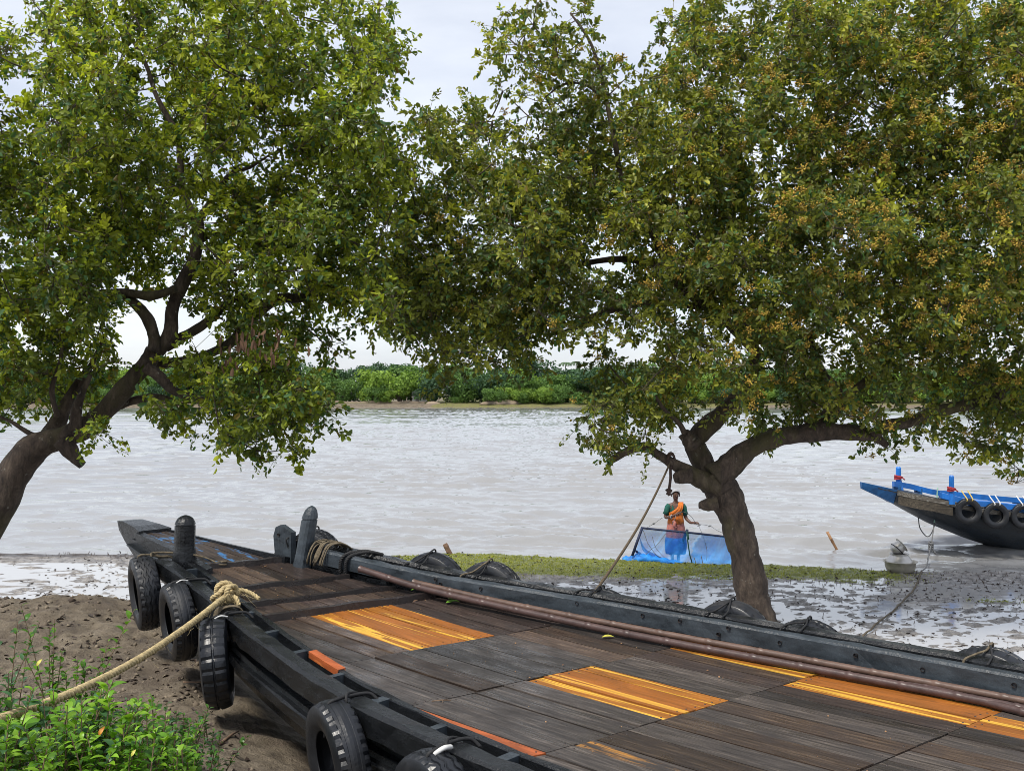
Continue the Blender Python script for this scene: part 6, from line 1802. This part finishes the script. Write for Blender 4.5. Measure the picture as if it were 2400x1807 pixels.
# clods of mud on the bank
def clod_test(X, Y, r):
    u, w_ = uw(X, Y)
    return (w_ < np.interp(u, [5, 7, 9, 11], [-1.7, -1.0, 0.4, 1.4])) & (Y < 12.2) & (r.random(len(X)) < np.clip(1.6 * (vnoise(X * 1.1, Y * 1.1, 46) - 0.25), 0.05, 1))
X, Y, Z, r = scatter(9000, -6.2, -0.6, 4.6, 12.3, 75, clod_test)
n = len(X); q = r.uniform(0.008, 0.03, n) * np.where(r.random(n) < 0.08, 1.8, 1.0)
dirs = np.array([(1, 0, 0), (0, 1, 0), (-1, 0, 0), (0, -1, 0), (0, 0, 0.75), (0, 0, -0.5)])
V = np.stack([X, Y, Z], 1)[:, None, :] + dirs[None] * q[:, None, None] * r.uniform(0.6, 1.4, (n, 6, 1)) + r.normal(0, 0.15, (n, 6, 3)) * q[:, None, None]
i6 = (np.arange(n) * 6)[:, None, None]
Fq = (i6 + np.array([(0, 1, 4), (1, 2, 4), (2, 3, 4), (3, 0, 4), (1, 0, 5), (2, 1, 5), (3, 2, 5), (0, 3, 5)])[None]).reshape(-1, 3)
cl_ = np.clip(r.normal(0.55, 0.25, (n, 1)), 0, 1)
o = link('mud_clods', npmesh('mud_clods', V.reshape(-1, 3), Fq, np.repeat(np.array([[0.055, 0.04, 0.03]]) * (1 - cl_) + np.array([[0.24, 0.195, 0.14]]) * cl_, 6, 0)), M['clod']); tag(o, 'crumbly clods of dry mud on the bank', 'mud', kind='stuff')
# thin roots and sticks on the mound
stk = [((430, 1600), (500, 1612), 0.007, 'thin dry stick lying on the mud in front of the shrub'), ((515, 1745), (560, 1715), 0.012, 'pale crooked stick lying on the mud below the near rail')]
def gpt(px, py):
    d = 7.0
    for _ in range(14):
        p = at(px, py, d); d = d * 0.4 + 0.6 * (H - gz(p.x, p.y)) * F / (py - HOR)
    return at(px, py, d)
for (a, b, rd, lab) in stk:
    p, q = gpt(*a), gpt(*b)
    e = empty('stick', p, lab, 'stick'); bm2 = MB(); m_ = (q - p) * 0.5; bm2.tube([Vector((0, 0, 0.012)), m_ + Vector((0.02, 0.02, 0.03)), (q - p) + Vector((0, 0, 0.012))], [rd, rd * 0.8, rd * 0.5], 6); bm2.build('wood', M['twig'], e)

# ------------------------------------------------------------------ shrubs in the left foreground
SHC = [(0.06, 0.165, 0.014), (0.11, 0.25, 0.018), (0.20, 0.37, 0.028), (0.04, 0.105, 0.018), (0.065, 0.15, 0.06)]
SH = [leaf_shape('leaf', c, 1.0, 0.46, 0.35, M['shrubleaf']) for c in SHC]
def shrub(name, label, group, cx2, cy2, rx, ry, nst, hgt, lf, cols, parts, seed, per=17, droop=0.5):
    r = np.random.default_rng(seed)
    z0 = gz(cx2, cy2) - 0.03
    root = empty(name, (cx2, cy2, z0), label, 'shrub', group)
    O_ = np.array([cx2, cy2, z0])
    P = []; A = []; N = []; Ln = []; K = []; stems = []; srad = []
    for s_ in range(nst):
        a = r.random() * 6.28; q = r.random() ** 0.5
        bx, by = cx2 + rx * q * math.cos(a), cy2 + ry * q * math.sin(a)
        bz = gz(bx, by)
        h_ = hgt * r.uniform(0.6, 1.1) * (1 - 0.35 * q * q)
        le = r.normal(0, 0.16, 2) + np.array([math.cos(a), math.sin(a)]) * 0.12 * q
        t = np.linspace(0, 1, 7)
        st = np.stack([bx + le[0] * h_ * t ** 1.4, by + le[1] * h_ * t ** 1.4, bz - 0.02 + h_ * t], 1)
        stems.append(st); srad.append(np.linspace(0.006, 0.002, 7))
        nn_ = int(per * r.uniform(0.7, 1.3))
        for k in range(nn_):
            tt = 0.30 + 0.70 * (k + r.random()) / nn_
            p = np.array([np.interp(tt, t, st[:, j]) for j in range(3)])
            an = k * 2.4 + r.normal(0, 0.4)
            up = 0.85 - 0.65 * (1 - tt) - droop * 0.4 + r.normal(0, 0.22)
            d = np.array([math.cos(an), math.sin(an), up])
            P.append(p); A.append(d); N.append(np.array([-math.cos(an) * up * 0.7, -math.sin(an) * up * 0.7, 1.0]) + r.normal(0, 0.22, 3))
            Ln.append(lf * r.uniform(0.55, 1.15) * (1.0 - 0.3 * (tt > 0.93))); K.append(cols[r.integers(len(cols))])
    P = np.array(P); A = np.array(A); N = np.array(N); Ln = np.array(Ln); K = np.array(K); n = len(P)
    V, Fq = tubes_np(np.array(stems) - O_, np.array(srad), 5)
    link('stems', npmesh('stems', V, Fq), M['twig'], root)
    sc_ = np.hypot(P[:, 1], P[:, 0]) / (Ln / lf) - 0.8 * (P[:, 2] - z0) + 9 * ((H - P[:, 2]) / P[:, 1] > 0.40) + 9 * (np.abs(P[:, 0] / P[:, 1]) > 0.53)
    big = np.argsort(sc_)[:parts]; keep = np.ones(n, bool); keep[big] = False
    # the others: same leaf shape, joined
    tv_ = []; tf = []; tcq = []; q = 0
    sh0 = SH[0]; vv = np.empty(len(sh0.vertices) * 3, np.float32); sh0.vertices.foreach_get('co', vv); vv = vv.reshape(-1, 3)
    ff = np.array([tuple(p_.vertices) for p_ in sh0.polygons])
    for i in np.nonzero(keep)[0]:
        a = A[i] / np.linalg.norm(A[i]); b = np.cross(N[i], a); b /= np.linalg.norm(b) + 1e-9; c = np.cross(a, b)
        tv_.append(vv @ np.stack([a, b, c]) * Ln[i] + P[i] - O_); tf.append(ff + q); q += len(vv)
        tcq.append(np.tile(np.array(SHC[K[i]]) * r.uniform(0.75, 1.3), (len(vv), 1)))
    if tv_:
        o = link('foliage', npmesh('foliage', np.concatenate(tv_), np.concatenate(tf), np.concatenate(tcq), True), M['shrubleaf'], root)
        tag(o, kind='stuff')
    for i in big:
        a = Vector(A[i]).normalized(); b = Vector(N[i]).cross(a).normalized(); c = a.cross(b)
        o = bpy.data.objects.new('leaf', SH[K[i]]); COL.objects.link(o); o.parent = root
        o.matrix_basis = Matrix.Translation(Vector(P[i] - O_)) @ Matrix((a, b, c)).transposed().to_4x4() @ Matrix.Scale(float(Ln[i]), 4)
    return root
GRP = 'shrubs on the near bank'
shrub('shrub', 'bright light green bushy shrub filling the bottom left corner', GRP, -2.25, 4.85, 0.55, 0.42, 84, 0.54, 0.078, [1, 2, 2, 4, 1], 280, 81, 18)
shrub('shrub', 'light green shrub with arching leaves at the bottom edge, right of the corner shrub', GRP, -1.86, 4.85, 0.30, 0.34, 40, 0.50, 0.062, [1, 2, 1, 0], 170, 82, 18)
shrub('shrub', 'mid green shrub behind the corner shrub, under the mooring rope', GRP, -2.5, 5.7, 0.45, 0.4, 38, 0.50, 0.07, [0, 1, 3, 4], 160, 83, 18)
shrub('shrub', 'dark straggly small-leaved shrub at the right end of the row beside the mud', GRP, -2.02, 5.6, 0.34, 0.4, 40, 0.50, 0.055, [3, 0, 3, 4], 160, 84, 18)
shrub('shrub', 'upright leafy sprig standing clear above the rope against the mud', GRP, -2.78, 6.3, 0.10, 0.08, 7, 0.95, 0.07, [1, 0, 1], 60, 85, 22)
shrub('shrub', 'small solitary sprig high on the mud slope, farthest from the row of shrubs', GRP, -3.15, 6.75, 0.06, 0.05, 5, 1.05, 0.07, [0, 0, 1], 40, 86, 18)
shrub('shrub', 'thin leafy plant at the left edge above the rope', GRP, -3.15, 6.1, 0.12, 0.15, 7, 0.95, 0.075, [0, 3, 4], 60, 87, 16)
shrub('shrub', 'big-leaved young plant growing across the rope at the lower left', GRP, -2.25, 5.0, 0.10, 0.1, 5, 0.66, 0.11, [0, 1, 4], 45, 88, 9, 1.2)
shrub('shrub', 'tiny lone seedling on the mud between the shrubs and the hung tyre', GRP, -2.1, 6.8, 0.03, 0.03, 2, 0.28, 0.05, [3, 0], 14, 89, 9)
for (px, py, d, s_, lab) in ((233, 1722, 4.75, 0.05, 'orange dying leaf standing out in the green shrubs'), (310, 1770, 4.5, 0.035, 'small yellow leaf at the bottom of the shrubs'), (88, 1560, 5.9, 0.05, 'yellow withered leaf above the rope at the left')):
    p = at(px, py, d); o = link('withered_leaf', leaf_shape('withered_leaf', (0.6, 0.25, 0.02), 1, 0.4, 0.4, M['yellow_leaf'] if px != 233 else plain('orange_leaf', (0.62, 0.24, 0.02), 0.5, 0.15, 6, 0)))
    o.location = p; o.scale = (s_,) * 3; o.rotation_euler = (0.6, -0.9, 0.9); tag(o, lab, 'leaf')
